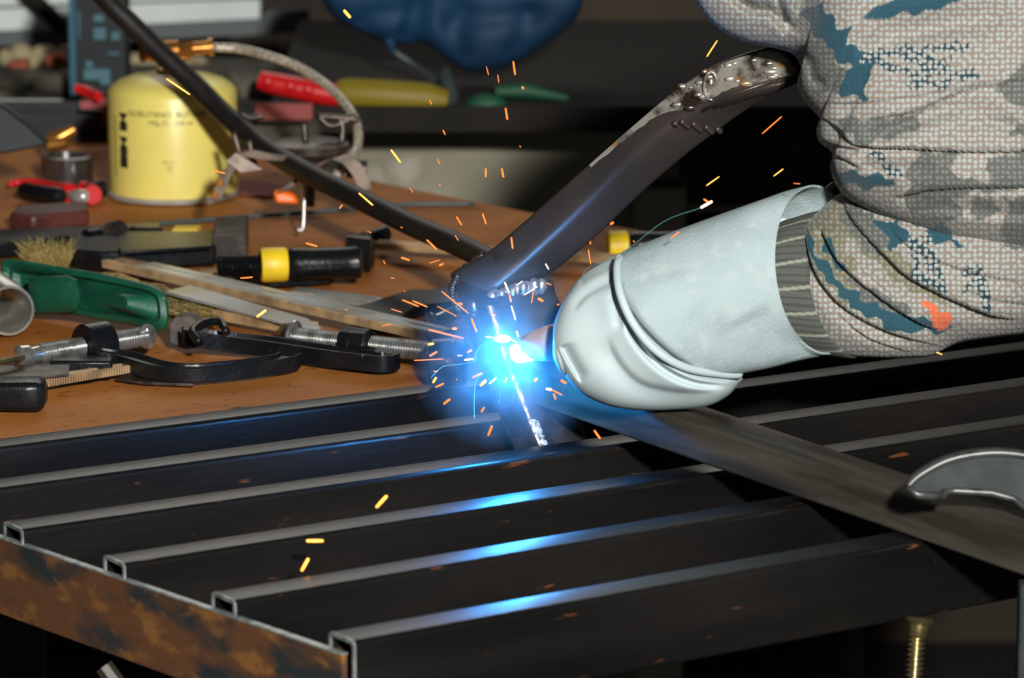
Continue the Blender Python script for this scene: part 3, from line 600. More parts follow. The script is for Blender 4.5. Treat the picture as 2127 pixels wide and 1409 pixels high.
# ------------------------------------------------------------ things far behind
bb = thing('back_bench', 'dim cluttered back bench standing under the white board at left', 'bench', (-.5, 4.7, 0))
a = G(-700, 228, -.03); M().prism([G(-900, 236, -.03), G(300, 236, -.03), G(560, 332, -.03), G(690, 350, -.03), G(730, 120, -.03), G(-900, 120, -.03)], (0, 0, -.03)).build('bench_top', greycl, bb)
for x in (-1.2, -.35): M().box((x, 4.75, .41), (.06, .06, .82)).build('leg', shelfm, bb)
m = M().prism([P(-200, -120, 5.0), P(-200, 76, 5.0), P(540, 42, 5.0), P(540, -120, 5.0)], (0, .03, 0)); wb = m.build('white_board', whiteb)
tag(wb, 'pale white board standing along the wall at the top left', 'board')
M().prism([P(-200, 20, 4.995), P(-200, 25, 4.995), P(540, -2, 4.995), P(540, -6, 4.995)], (0, .004, 0)).build('groove', greyb, wb)
m = M().prism([P(-200, 78, 4.98), P(-200, 104, 4.98), P(640, 68, 4.98), P(640, 20, 4.98), P(555, 24, 4.98), P(540, 43, 4.98)], (0, .04, 0)); tag(m.build('dark_rail', greyb), 'dark rail running below the white board', 'rail')
m = M().tube([P(40, -30, 4.96), P(135, 62, 4.96)], .010, 12); tag(m.build('brown_strut', shelfm), 'brown slanting strut leaning across the white board', 'strut')
m = M()
for k in range(8):
    x = 10+k*18+random.uniform(-5, 5); blob(m, P(x, 118+random.uniform(-12, 16), 4.75), random.uniform(.009, .015), 10)
tag(m.build('rubble_heap', beige, smooth=180), 'heap of pale beige lumps at the left below the white board', 'rubble', kind='stuff')
m = M()
for k in range(7):
    x = 280+k*22; blob(m, P(x, 128+random.uniform(-10, 12), 4.85), random.uniform(.008, .013), 10)
tag(m.build('rubble_heap', beige, smooth=180), 'low pale beige heap behind the canister valve', 'rubble', kind='stuff')
for x0, x1, y in ((22, 60, 134), (95, 140, 122)):
    m = M().box(P((x0+x1)/2, y, 4.68), (.02, .03, .010)); tag(m.build('brick_piece', clay, bevel=.002), 'red brick fragment on the beige heap, ' + ('lower left one' if x0 < 50 else 'one beside the carton'), 'brick')
for pr, lab in (([(0, 190, 4.6, .01), (45, 160, 4.6, .03), (85, 185, 4.6, .012)], 'grey crumpled cloth heap below the beige heap, left one'), ([(85, 190, 4.55, .01), (115, 168, 4.55, .025), (150, 188, 4.55, .01)], 'grey crumpled cloth heap touching the dark carton')):
    m = M()
    for x, y, d, r_ in pr: blob(m, P(x, y+8, d), r_*.55+.006, 12, (1.4, 1, .6))
    tag(m.build('grey_rag', greycl, smooth=180), lab, 'rag')
m = M().box(P(55, 214, 4.3), (.07*1.0, .02, .005)); tag(m.build('pale_ruler', whiteb), 'pale flat strip on top of the black case', 'strip')
m = M().prism([G(500, 405, .0), G(560, 410, .0), G(600, 388, .0), G(500, 375, .0)], (0, 0, .001)); tag(m.build('paper_sheet', pink), 'faded pink paper sheet right of the canister base', 'paper')
m = M().box(P(590, 232, 4.1), (.055, .01, .016)); tag(m.build('pink_packet', pink, bevel=.002), 'faded pink packet behind the stove', 'packet')
m = M().prism([P(500, 248, 4.15), P(660, 262, 4.15), P(665, 300, 4.15), P(520, 300, 4.15)], (0, .04, 0)); tag(m.build('grey_tray', greycl, bevel=.003), 'dull grey tray behind the stove legs', 'tray')
m = M().prism([P(470, 150, 4.3), P(545, 160, 4.3), P(760, 232, 4.3), P(750, 250, 4.3), P(500, 205, 4.3)], (0, .03, 0)); tag(m.build('grey_board', greycl, bevel=.003), 'dull brown grey board lying under the red flashlight', 'board')
rf = thing('flashlight', 'glossy red and yellow handled tool lying at the back above the stove', 'tool', P(700, 235, 4.2))
M().tube([P(538, 166, 4.2), P(560, 172, 4.2), P(640, 188, 4.2), P(706, 200, 4.2)], [.009, .0105, .0115, .012], 20).build('red_handle', redp, rf, smooth=60)
for x in (556, 603, 640): blob(mm := M(), P(x, 171+(x-556)*.2, 4.188), .0052, 10, (1, .5, .9)); mm.build('red_lens', redp, rf, smooth=180)
M().tube([P(700, 192, 4.2), P(720, 194, 4.2), P(800, 198, 4.2), P(890, 204, 4.2), P(930, 210, 4.2)], [.012, .0155, .0158, .0152, .010], 24).build('yellow_handle', yelh, rf, smooth=60)
m = M().tube([P(925, 150, 4.25), P(935, 200, 4.22), P(932, 245, 4.2)], [.006, .009, .007], 12); tag(m.build('dark_hook', rodm), 'dark grey hook hanging between the yellow handle and the green tool', 'hook')
gt = thing('garden_shears', 'green handled tool lying on the dark shelf below the blue bag', 'tool', P(1050, 245, 4.2))
m = M()
blob(m, P(1010, 222, 4.2), .021, 14, (1.0, .5, .62)); m.build('green_grip', grnh, gt, smooth=180)
M().tube([P(1030, 190, 4.22), P(1090, 188, 4.22), P(1180, 205, 4.22)], [.006, .008, .004], 12).build('green_arm', grnh, gt, smooth=60)
M().box(P(1120, 226, 4.23), (.062, .012, .020)).build('black_head', blackbox, gt, bevel=.002)
# shelf and blocks
sh = thing('shelf', 'dark wooden shelf along the back wall carrying the yellow and green tools', 'shelf', (.3, 4.3, 0))
z0 = P(1200, 240, 4.15)
M().box((P(1270, 262, 4.15).x, 4.45, P(1250, 262, 4.15).z+.0), (.66, .62, .026)).build('plank', shelfm, sh, bevel=.002)
M().box((P(1250, 262, 4.15).x, 4.72, .36), (.62, .03, .72)).build('back_panel', shelfm, sh)
zt = P(1000, 288, 4.3).z
m = M().box((P(1060, 380, 4.3).x, 4.36, zt/2), (.34, .10, zt)); tag(m.build('concrete_block', blockm, bevel=.004), 'weathered grey concrete block wall behind the board, under the dark shelf', 'concrete block')
m = M().box((P(1380, 430, 4.2).x, 4.25, zt/2-.02), (.05, .06, zt-.05)); tag(m.build('concrete_post', blockm, bevel=.004), 'grey concrete post seen between the bent arm and the glove', 'post')
# blue bag
bp_ = [(660, -60, 662, -20), (672, -90, 672, 8), (700, -110, 700, 42), (750, -120, 750, 68), (800, -120, 800, 86), (830, -120, 832, 92), (880, -120, 880, 90), (925, -120, 925, 122), (975, -120, 975, 150), (1040, -120, 1040, 142), (1110, -120, 1110, 108), (1170, -110, 1170, 66), (1205, -90, 1205, 25), (1216, -60, 1214, -20)]
fl = [([(830, 92), (860, 40), (870, -20)], 30, 18, .014), ([(960, 140), (950, 60), (970, -10)], 26, 40, .012), ([(1060, 130), (1090, 60), (1100, 0)], 30, 22, .010), ([(740, 60), (780, 30), (880, 20)], 20, 20, .008), ([(900, 60), (1000, 40), (1160, 30)], 20, 25, .008)]
m = cloth([(a, b, c, d, 4.3, .05, 0, 0) for a, b, c, d in bp_], 60, 60, fl)
bg = m.build('blue_bag', bluebag, smooth=180); tag(bg, 'dark blue fabric bag hanging from above at the top centre', 'bag')
M().tube([P(808, 80, 4.28), P(814, 100, 4.28), P(818, 112, 4.28)], [.006, .0035, .0015], 8).build('bag_tail', bluebag, bg)
M().tube(path([(815, 105, 4.3), (860, 135, 4.3), (900, 165, 4.28), (930, 195, 4.26)], 12), .0035, 8).build('cord', rodm, bg, smooth=180)

# ------------------------------------------------------------ the welder's arm, sleeve and glove
def camo_material(name, knit=False):
    m = bpy.data.materials.new(name); m.use_nodes = True; nt = m.node_tree; N = nt.nodes; L = nt.links; b = N['Principled BSDF']
    b.inputs['Roughness'].default_value = .85; b.inputs['Sheen Weight'].default_value = .15
    at = N.new('ShaderNodeAttribute'); at.attribute_name = 'pattern'
    uv = N.new('ShaderNodeUVMap'); uv.uv_map = 'cloth'
    vo = N.new('ShaderNodeTexVoronoi'); vo.voronoi_dimensions = '2D'; vo.inputs['Scale'].default_value = 1.0; vo.inputs['Randomness'].default_value = .3; L.new(uv.outputs[0], vo.inputs['Vector'])
    r = N.new('ShaderNodeMapRange'); r.inputs[1].default_value = .42; r.inputs[2].default_value = .30; L.new(vo.outputs['Distance'], r.inputs[0])
    mul = N.new('ShaderNodeMath'); mul.operation = 'MULTIPLY'; L.new(r.outputs[0], mul.inputs[0]); L.new(at.outputs['Alpha'], mul.inputs[1])
    mx = N.new('ShaderNodeMix'); mx.data_type = 'RGBA'; L.new(mul.outputs[0], mx.inputs[0]); L.new(at.outputs['Color'], mx.inputs[6]); mx.inputs[7].default_value = (.34, .36, .34, 1)
    # small blue-grey ring inside every dot
    r2 = N.new('ShaderNodeMapRange'); r2.inputs[1].default_value = .20; r2.inputs[2].default_value = .12; L.new(vo.outputs['Distance'], r2.inputs[0])
    m2 = N.new('ShaderNodeMath'); m2.operation = 'MULTIPLY'; L.new(r2.outputs[0], m2.inputs[0]); L.new(at.outputs['Alpha'], m2.inputs[1])
    mx2 = N.new('ShaderNodeMix'); mx2.data_type = 'RGBA'; L.new(m2.outputs[0], mx2.inputs[0]); L.new(mx.outputs[2], mx2.inputs[6]); mx2.inputs[7].default_value = (.23, .32, .32, 1)
    L.new(mx2.outputs[2], b.inputs['Base Color'])
    bpn = N.new('ShaderNodeBump'); bpn.inputs['Strength'].default_value = .5; bpn.inputs['Distance'].default_value = .0006; L.new(r.outputs[0], bpn.inputs['Height']); L.new(bpn.outputs[0], b.inputs['Normal'])
    return m
camo = camo_material('dotted_camouflage_cloth')
BASE = (.20, .165, .135, 1.0); GREY = (.075, .08, .07, .22); BLUE = (.007, .055, .08, 0.0); OLIVE = (.13, .12, .07, .35); NAVY = (.006, .028, .04, 1.0); ORNG = (.62, .11, .035, .15); PALE = (.30, .33, .31, 0.25)
patches = [
 (GREY, [(1690, 75), (1740, 130), (1730, 170), (1700, 150), (1670, 110)]),
 (BLUE, [(1660, 35), (1710, 0), (1720, 30), (1745, 60), (1770, 62), (1755, 95), (1800, 105), (1830, 130), (1795, 155), (1720, 110), (1690, 60)]),
 (BLUE, [(1740, 190), (1750, 145), (1805, 140), (1800, 205), (1760, 203)]),
 (GREY, [(1640, 110), (1700, 75), (1750, 140), (1745, 190), (1700, 200), (1650, 160)]),
 (BLUE, [(1788, 36), (1830, 12), (1900, -20), (2030, -30), (1990, 8), (1920, 24), (1850, 34), (1810, 42)]),
 (GREY, [(1730, 245), (1830, 248), (1925, 232), (1900, 265), (1850, 285), (1800, 305), (1770, 290)]),
 (GREY, [(2075, 195), (2090, 150), (2140, 130), (2300, 140), (2300, 220), (2110, 222)]),
 (GREY, [(2085, 270), (2150, 250), (2300, 255), (2300, 290), (2110, 285)]),
 (GREY, [(1900, 330), (1915, 312), (2000, 316), (2060, 325), (2300, 300), (2300, 385), (2130, 395), (2020, 400), (1950, 430), (1880, 420), (1885, 370)]),
 (BLUE, [(1725, 330), (1745, 355), (1850, 368), (1850, 385), (1800, 392), (1745, 380), (1722, 360)]),
 (GREY, [(1880, 420), (1980, 410), (2000, 440), (1960, 480), (1900, 470)]),
 (GREY, [(2020, 420), (2060, 400), (2075, 440), (2030, 460), (2010, 445)]),
 (GREY, [(2090, 410), (2300, 400), (2300, 560), (2080, 510), (2085, 450)]),
 (BLUE, [(1920, 480), (1965, 452), (1978, 500), (2000, 505), (1990, 512), (1920, 495)]),
 (BLUE, [(1815, 458), (1870, 462), (1890, 490), (1850, 520), (1820, 500)]),
]
light_in = [[(1985, 318), (2045, 318), (2050, 350), (2068, 360), (2050, 378), (1995, 372), (1980, 355)]]
def specks(x0, y0, x1, y1, w): return (x0, y0, x1, y1, w)
navy_strokes = [[(1800, 120), (1850, 105), (1890, 120), (1930, 100), (2000, 96)], [(1830, 130), (1870, 145), (1900, 150), (1960, 140), (1970, 165)], [(1880, 95), (1920, 130), (1975, 125)], [(1890, 175), (1930, 168), (1965, 178), (1970, 150)], [(1990, 152), (2025, 156)],
                [(1800, 315), (1840, 340), (1870, 365)], [(1890, 490), (1920, 530), (1935, 580), (1955, 605)], [(1905, 500), (1900, 560), (1925, 600)], [(2010, 565), (2035, 560), (2045, 600), (2055, 640)], [(2000, 600), (2030, 590), (2040, 620)], [(1925, 500), (1950, 560), (1958, 600)]]
def camo_col(extra=()):
    def f(X, Y):
        nx = X + 5*np.sin(Y/9.)+4*np.sin(X/7.+Y/13.); ny = Y + 4*np.sin(X/8.)+3*np.cos(Y/6.+X/11.)
        C = np.tile(np.array(BASE), (*X.shape, 1))
        for col, poly in list(patches)+list(extra): C[inpoly(nx, ny, poly)] = col
        for poly in light_in: C[inpoly(nx, ny, poly)] = BASE
        for s_ in navy_strokes:
            d, _ = segdist(nx, ny, s_); k = (d < 9) & (np.sin(X/6.)*np.sin(Y/5.+X/15.) > -.55); C[k] = NAVY
        return C
    return f
pe = thing('person', 'person in a pale dotted camouflage jacket holding a welding torch in a white leather glove', 'person', P(2000, 700, 2.8))
# forearm and hand inside the sleeve and glove
arm_q = [(1215, 700, .018), (1250, 700, .026), (1330, 690, .032), (1420, 670, .034), (1520, 650, .028), (1650, 610, .030), (1850, 580, .040), (2100, 520, .048), (2350, 420, .052)]
qq = cr([(x, y, r_) for x, y, r_ in arm_q], 40); rings = [[P(x, y, 2.86)+Vector((0, math.cos(t)*r_*.8, math.sin(t)*r_)) for t in np.linspace(0, 2*math.pi, 20, endpoint=False)] for x, y, r_ in qq]
M().loft(rings).build('body', skin, pe, smooth=180)
# forearm sleeve
ext = [(GREY, [(1640, 430), (1700, 400), (1740, 440), (1700, 560), (1660, 560)]), (OLIVE, [(1700, 390), (1760, 420), (1900, 560), (1980, 640), (1880, 600), (1790, 520), (1740, 480)]),
       (OLIVE, [(1655, 460), (1720, 420), (1780, 560), (1760, 640), (1690, 560)]), (BLUE, [(1680, 470), (1690, 520), (1760, 600), (1860, 650), (1990, 680), (1960, 690), (1860, 690), (1770, 640), (1700, 560), (1670, 500)]),
       (BLUE, [(1708, 500), (1725, 500), (1750, 560), (1735, 560)]), (GREY, [(1740, 430), (1790, 430), (1850, 500), (1830, 540), (1770, 490)]),
       (ORNG, [(1920, 625), (1950, 632), (1975, 665), (1970, 685), (1940, 680)]), (GREY, [(1755, 570), (1830, 610), (1900, 640), (1870, 655), (1790, 620)])]
fs_ = [([(1740, 385), (1765, 445), (1815, 504), (1876, 566), (1949, 608), (2056, 653), (2140, 668)], 26, 40, .008, 1),
       ([(1705, 470), (1714, 493), (1747, 549), (1826, 616), (1904, 667), (1975, 695)], 20, 30, .0065, 1),
       ([(1660, 445), (1669, 475), (1691, 560), (1747, 633), (1848, 689), (1985, 728)], 20, 28, .0065, 1),
       ([(1840, 470), (1900, 520), (2000, 560), (2127, 590)], 20, 40, .004, 1), ([(2000, 600), (2080, 625), (2200, 640)], 14, 30, .003, 1), ([(1760, 520), (1800, 570), (1860, 620)], 9, 16, .003, 1), ([(1730, 640), (1800, 700), (1900, 735)], 10, 16, .003, 1)]
sp_ = [(1700, 445, 1765, 738, 2.86, .035, -66, 10), (1722, 425, 1800, 742, 2.86, .046, -62, 10), (1750, 400, 1860, 744, 2.86, .055, -50, 8), (1830, 370, 1930, 740, 2.86, .065, -35, 4), (1900, 350, 1990, 714, 2.86, .072, -20, 0), (2020, 300, 2080, 700, 2.86, .08, 0, 0), (2150, 260, 2180, 690, 2.86, .085, 0, 0), (2400, 200, 2420, 660, 2.86, .09, 0, 0)]
sl = cloth(sp_, 260, 300, fs_, colour=camo_col(ext)).build('sleeve', camo, pe, smooth=180)
# knitted cuff
cuffm = mat('ribbed_cuff', (.10, .105, .09), .9)
nt = cuffm.node_tree; N = nt.nodes; L = nt.links; at = N.new('ShaderNodeAttribute'); at.attribute_name = 'pattern'; L.new(at.outputs['Color'], N['Principled BSDF'].inputs['Base Color'])
def cuffcol(X, Y):
    C = np.tile(np.array((.075, .08, .07, 1.)), (*X.shape, 1))
    n_ = X.shape[1]; ph = np.arange(n_)/n_*2*np.pi
    st_ = (np.abs(((ph*2.75+.35*np.arange(X.shape[0])[:, None]/X.shape[0]) % 1.0)-.5) < .06)
    C[st_] = (.24, .25, .20, 1); fine = (np.sin(ph*60)[None, :]*np.ones(X.shape)) > .4; C[fine & ~st_] = (.045, .05, .045, 1); return C
cp_ = [(1640, 455, 1680, 728, 2.86, .036, -70, 5), (1665, 448, 1705, 735, 2.86, .040, -72, 6), (1690, 440, 1740, 742, 2.86, .041, -70, 8), (1712, 436, 1775, 745, 2.86, .041, -66, 10), (1722, 440, 1790, 742, 2.86, .036, -60, 10)]
M_ = cloth(cp_, 40, 400, [([(1600, 600), (1640, 640), (1700, 700)], 3, 3, .0)], colour=cuffcol); M_.build('ribbed_cuff', cuffm, pe, smooth=180)
# jacket body / upper sleeve
jl = [(1425, -40, 1432, -30), (1470, -110, 1455, 20), (1520, -160, 1490, 58), (1570, -190, 1545, 86), (1620, -220, 1600, 98), (1680, -250, 1645, 112), (1740, -280, 1664, 142), (1800, -300, 1656, 172), (1850, -320, 1668, 205), (1890, -330, 1698, 240), (1930, -340, 1714, 256), (1960, -350, 1697, 262), (1990, -355, 1700, 292), (2020, -360, 1728, 318), (2050, -365, 1724, 345), (2080, -370, 1732, 375), (2110, -375, 1755, 408), (2150, -380, 1810, 440), (2190, -385, 1880, 468), (2240, -390, 1960, 498), (2300, -400, 2060, 520), (2380, -410, 2180, 545), (2460, -420, 2400, 590)]
js = []
for i, (a, b, c, d) in enumerate(jl):
    k = min(1, (i+.4)/9); js.append((a, b, c, d, 2.84, .03+.10*k, 0, 0))
jf = [([(1500, -20), (1560, 20), (1600, 25), (1632, 60), (1640, 70)], 8, 16, .018), ([(1632, 62), (1655, 30), (1670, -20)], 20, 8, .014),
      ([(1600, -30), (1622, 20), (1634, 55)], 8, 10, .010), ([(1640, 95), (1680, 130), (1690, 165), (1720, 180)], 12, 14, .012), ([(1690, 236), (1740, 262), (1781, 300), (1904, 308), (2010, 313), (2127, 312), (2300, 300)], 24, 30, .007, 1),
      ([(1690, 285), (1735, 300), (1790, 310)], 10, 12, .006, 1), ([(1715, 315), (1755, 330), (1790, 350)], 12, 14, .005, 1), ([(1780, 250), (1900, 230), (2000, 190), (2200, 150)], 34, 40, .005, 1), ([(1790, 290), (1860, 270), (1960, 230), (2100, 225)], 16, 20, .007),
      ([(1850, 410), (1890, 403), (1960, 391), (2127, 387), (2300, 380)], 20, 30, .006, 1), ([(1690, 215), (1800, 212), (1950, 190), (2100, 160)], 26, 30, .003, 1), ([(1800, 60), (1900, 60), (2000, 40), (2127, 25)], 26, 36, .007),
      ([(1760, 105), (1850, 90), (1960, 60), (2100, 60)], 20, 26, .004), ([(1880, 440), (1960, 430), (2060, 440), (2200, 450)], 14, 26, .008), ([(1990, 260), (2060, 255), (2127, 270)], 12, 16, .005), ([(1780, 340), (1850, 350), (1950, 345)], 14, 18, .005)]
jk = cloth(js, 380, 620, jf, colour=camo_col(), pw=.6).build('jacket', camo, pe, smooth=180)
# glove: hand part, cuffed gauntlet
gl = thing('glove', None, None, (0, 0, 0)); gl.parent = pe; gl.location = P(1400, 760, 2.8)-wl(pe); gl['label'] = 'white leather welding glove'
hp = [(1152, 690, 1150, 712, 2.83, .006, 0, 0), (1152, 670, 1152, 742, 2.83, .018, -3, 0), (1165, 636, 1170, 775, 2.83, .026, -6, 0), (1183, 603, 1192, 803, 2.83, .032, -5, 0), (1210, 572, 1222, 826, 2.83, .037, 0, 0), (1250, 546, 1275, 846, 2.83, .042, 0, 0), (1290, 530, 1345, 853, 2.83, .045, 0, 0), (1335, 545, 1420, 850, 2.83, .045, -10, 10), (1385, 595, 1475, 842, 2.83, .042, -20, 15), (1440, 670, 1512, 823, 2.83, .034, -20, 10), (1500, 740, 1534, 798, 2.83, .018, 0, 0), (1532, 775, 1543, 787, 2.83, .004, 0, 0)]
hf = [([(1186, 650), (1215, 615), (1260, 590), (1284, 582)], 6, 16, .0025), ([(1200, 590), (1230, 570), (1290, 545)], 6, 14, .003), ([(1288, 560), (1292, 620), (1320, 690), (1370, 745), (1430, 785), (1500, 800), (1540, 790)], 40, 12, -.008), ([(1272, 600), (1283, 650), (1290, 690)], 14, 8, .003),
      ([(1255, 690), (1275, 745), (1320, 795), (1380, 815), (1450, 820), (1510, 816)], 34, 9, .005), ([(1300, 640), (1320, 700), (1370, 760), (1440, 795), (1530, 803)], 9, 5, .007), ([(1165, 715), (1180, 745), (1212, 800)], 4, 16, .006)]
hand = cloth(hp, 220, 260, hf, pw=.85).build('glove_hand', leather, gl, smooth=180)
th = [(1150, 700, 1148, 712, 2.80, .003, 0, 0), (1152, 690, 1150, 745, 2.80, .012, 0, 0), (1168, 700, 1164, 772, 2.80, .015, 0, 0), (1186, 715, 1186, 790, 2.805, .014, 0, 0), (1200, 740, 1212, 800, 2.81, .010, 0, 0), (1212, 770, 1228, 806, 2.82, .004, 0, 0)]
M_ = cloth([(a, b, c, d, e+.022, f_, 0, 0) for a, b, c, d, e, f_, g_, h_ in th], 50, 40).build('glove_finger', leather, gl, smooth=180)
gp = [(1288, 528, 1512, 776, 2.822, .040, -62, 34), (1300, 519, 1520, 777, 2.822, .048, -66, 34), (1330, 508, 1540, 776, 2.822, .051, -70, 30), (1420, 473, 1600, 765, 2.825, .052, -78, 18), (1520, 438, 1650, 752, 2.828, .052, -88, 8), (1610, 408, 1690, 743, 2.832, .051, -98, 0), (1650, 394, 1700, 740, 2.834, .050, -80, -5), (1690, 384, 1716, 737, 2.834, .049, -92, 0)]
# hollow gauntlet with an open end: outer skin, then inner skin
q = cr(gp, 200); ns = 200; ph = np.linspace(0, 2*np.pi, ns, endpoint=False); s = (1-np.cos(ph))/2; sn = np.sin(ph); sp2 = np.sign(sn)*np.abs(sn)**.85
def gskin(sh):
    X = q[:, 0:1]*(1-s)+q[:, 2:3]*s+q[:, 6:7]*sn; Y = (q[:, 1:2]+sh)*(1-s)+(q[:, 3:4]-sh)*s+q[:, 7:8]*sn; D = q[:, 4:5]-(q[:, 5:6]-sh/3000.)*sp2
    D = D+folds(X, Y, [([(1560, 640), (1600, 700), (1700, 725)], 60, 40, .004), ([(1420, 640), (1500, 700), (1620, 740)], 30, 60, .003), ([(1400, 560), (1420, 620), (1470, 700)], 50, 50, -.002)])*np.clip(sn*4, 0, 1)
    return [[P(X[i, j], Y[i, j], D[i, j]) for j in range(ns)] for i in range(len(q))]
ro = gskin(0); ri = gskin(5)
ga = M().loft(ro+ri[::-1][:150], caps=False).build('gauntlet', suede, gl, smooth=60)
edge = [P(*e) for e in [(x, y, d) for x, y, d in cr([(1287, 532, 2.80), (1282, 560, 2.785), (1288, 610, 2.772), (1315, 672, 2.768), (1362, 728, 2.77), (1425, 764, 2.78), (1500, 777, 2.80), (1542, 779, 2.815)], 60)]]
M().tube(edge, [.001]+[.0028]*58+[.002, .001], 10).build('seam_piping', leather, gl, smooth=180)
M().tube([P(1612, 462, 2.86), P(1660, 440, 2.87), P(1700, 410, 2.875), P(1732, 382, 2.88)], [.002, .003, .003, .002], 8).build('pull_strap', leather, gl, smooth=180)

# ------------------------------------------------------------ welding torch
to = thing('welding_torch', 'welding torch with pale conical nozzle poking out of the white glove', 'welding torch', P(1150, 745, 2.86))
n0 = P(1087, 722, 2.868); n1 = P(1230, 700, 2.85)
M().lathe(n0, n1-n0, [(0, .0035), (0, .0066), (.0012, .0078), (.008, .0098), (.016, .0118), (.024, .0128), (.050, .013)], 32, caps=False).build('nozzle', nozzle, to)
M().tube([n0-(n1-n0).normalized()*.001, n0+(n1-n0)*.5], .003, 10).build('contact_tip', brass, to)
M().tube([P(1080, 730, 2.87), n0], .0006, 6).build('wire', chrome, to)
M().tube(path([(1230, 700, 2.85), (1330, 690, 2.85), (1450, 660, 2.85), (1560, 640, 2.85)], 20), .012, 14).build('torch_handle', blackp, to)
# ------------------------------------------------------------ arc, fume
m = M(); blob(m, P(1080, 737, 2.868), .0056, 14, (1.1, .8, 1)); blob(m, P(1072, 728, 2.868), .004, 10); blob(m, P(1092, 744, 2.868), .0035, 10, (2, 1, .6))
ao = m.build('welding_arc', arcm, smooth=180); tag(ao, 'dazzling white welding arc between torch nozzle and post', 'welding arc')
m = M(); blob(m, P(1043, 704, 2.905), .0034, 10, (1.8, .6, .8)); blob(m, P(1036, 700, 2.905), .002, 10); tag(m.build('molten_pool', arcc, smooth=180), 'cyan white molten spot on the post up left of the arc', 'molten metal')
m = M(); blob(m, P(1055, 745, 2.905), .085, 24, (1, .5, 1)); fu = m.build('welding_fume', bpy.data.materials.new('fume'), smooth=180)
tag(fu, 'thin blue lit welding fume hanging round the arc', 'smoke', kind='stuff')
fm = fu.data.materials[0]; fm.use_nodes = True; nt = fm.node_tree; N = nt.nodes; L = nt.links; N.remove(N['Principled BSDF'])
vs_ = N.new('ShaderNodeVolumeScatter'); vs_.inputs['Color'].default_value = (.55, .85, 1, 1); vs_.inputs['Anisotropy'].default_value = .0
tc = N.new('ShaderNodeTexCoord'); sub = N.new('ShaderNodeVectorMath'); sub.operation = 'DISTANCE'; L.new(tc.outputs['Object'], sub.inputs[0]); sub.inputs[1].default_value = tuple(P(1058, 738, 2.90)-Vector(fu.location))
mr = N.new('ShaderNodeMapRange'); mr.inputs[1].default_value = .0; mr.inputs[2].default_value = .068; mr.inputs[3].default_value = 8.0; mr.inputs[4].default_value = 0; L.new(sub.outputs['Value'], mr.inputs[0])
no = N.new('ShaderNodeTexNoise'); no.inputs['Scale'].default_value = 55; no.inputs['Detail'].default_value = 3; L.new(tc.outputs['Object'], no.inputs[0])
nr = N.new('ShaderNodeMapRange'); nr.inputs[1].default_value = .38; nr.inputs[2].default_value = .62; nr.inputs[3].default_value = .35; nr.inputs[4].default_value = 1.5; L.new(no.outputs[0], nr.inputs[0])
mu = N.new('ShaderNodeMath'); mu.operation = 'MULTIPLY'; L.new(mr.outputs[0], mu.inputs[0]); L.new(nr.outputs[0], mu.inputs[1]); L.new(mu.outputs[0], vs_.inputs['Density'])
L.new(vs_.outputs[0], N['Material Output'].inputs['Volume'])
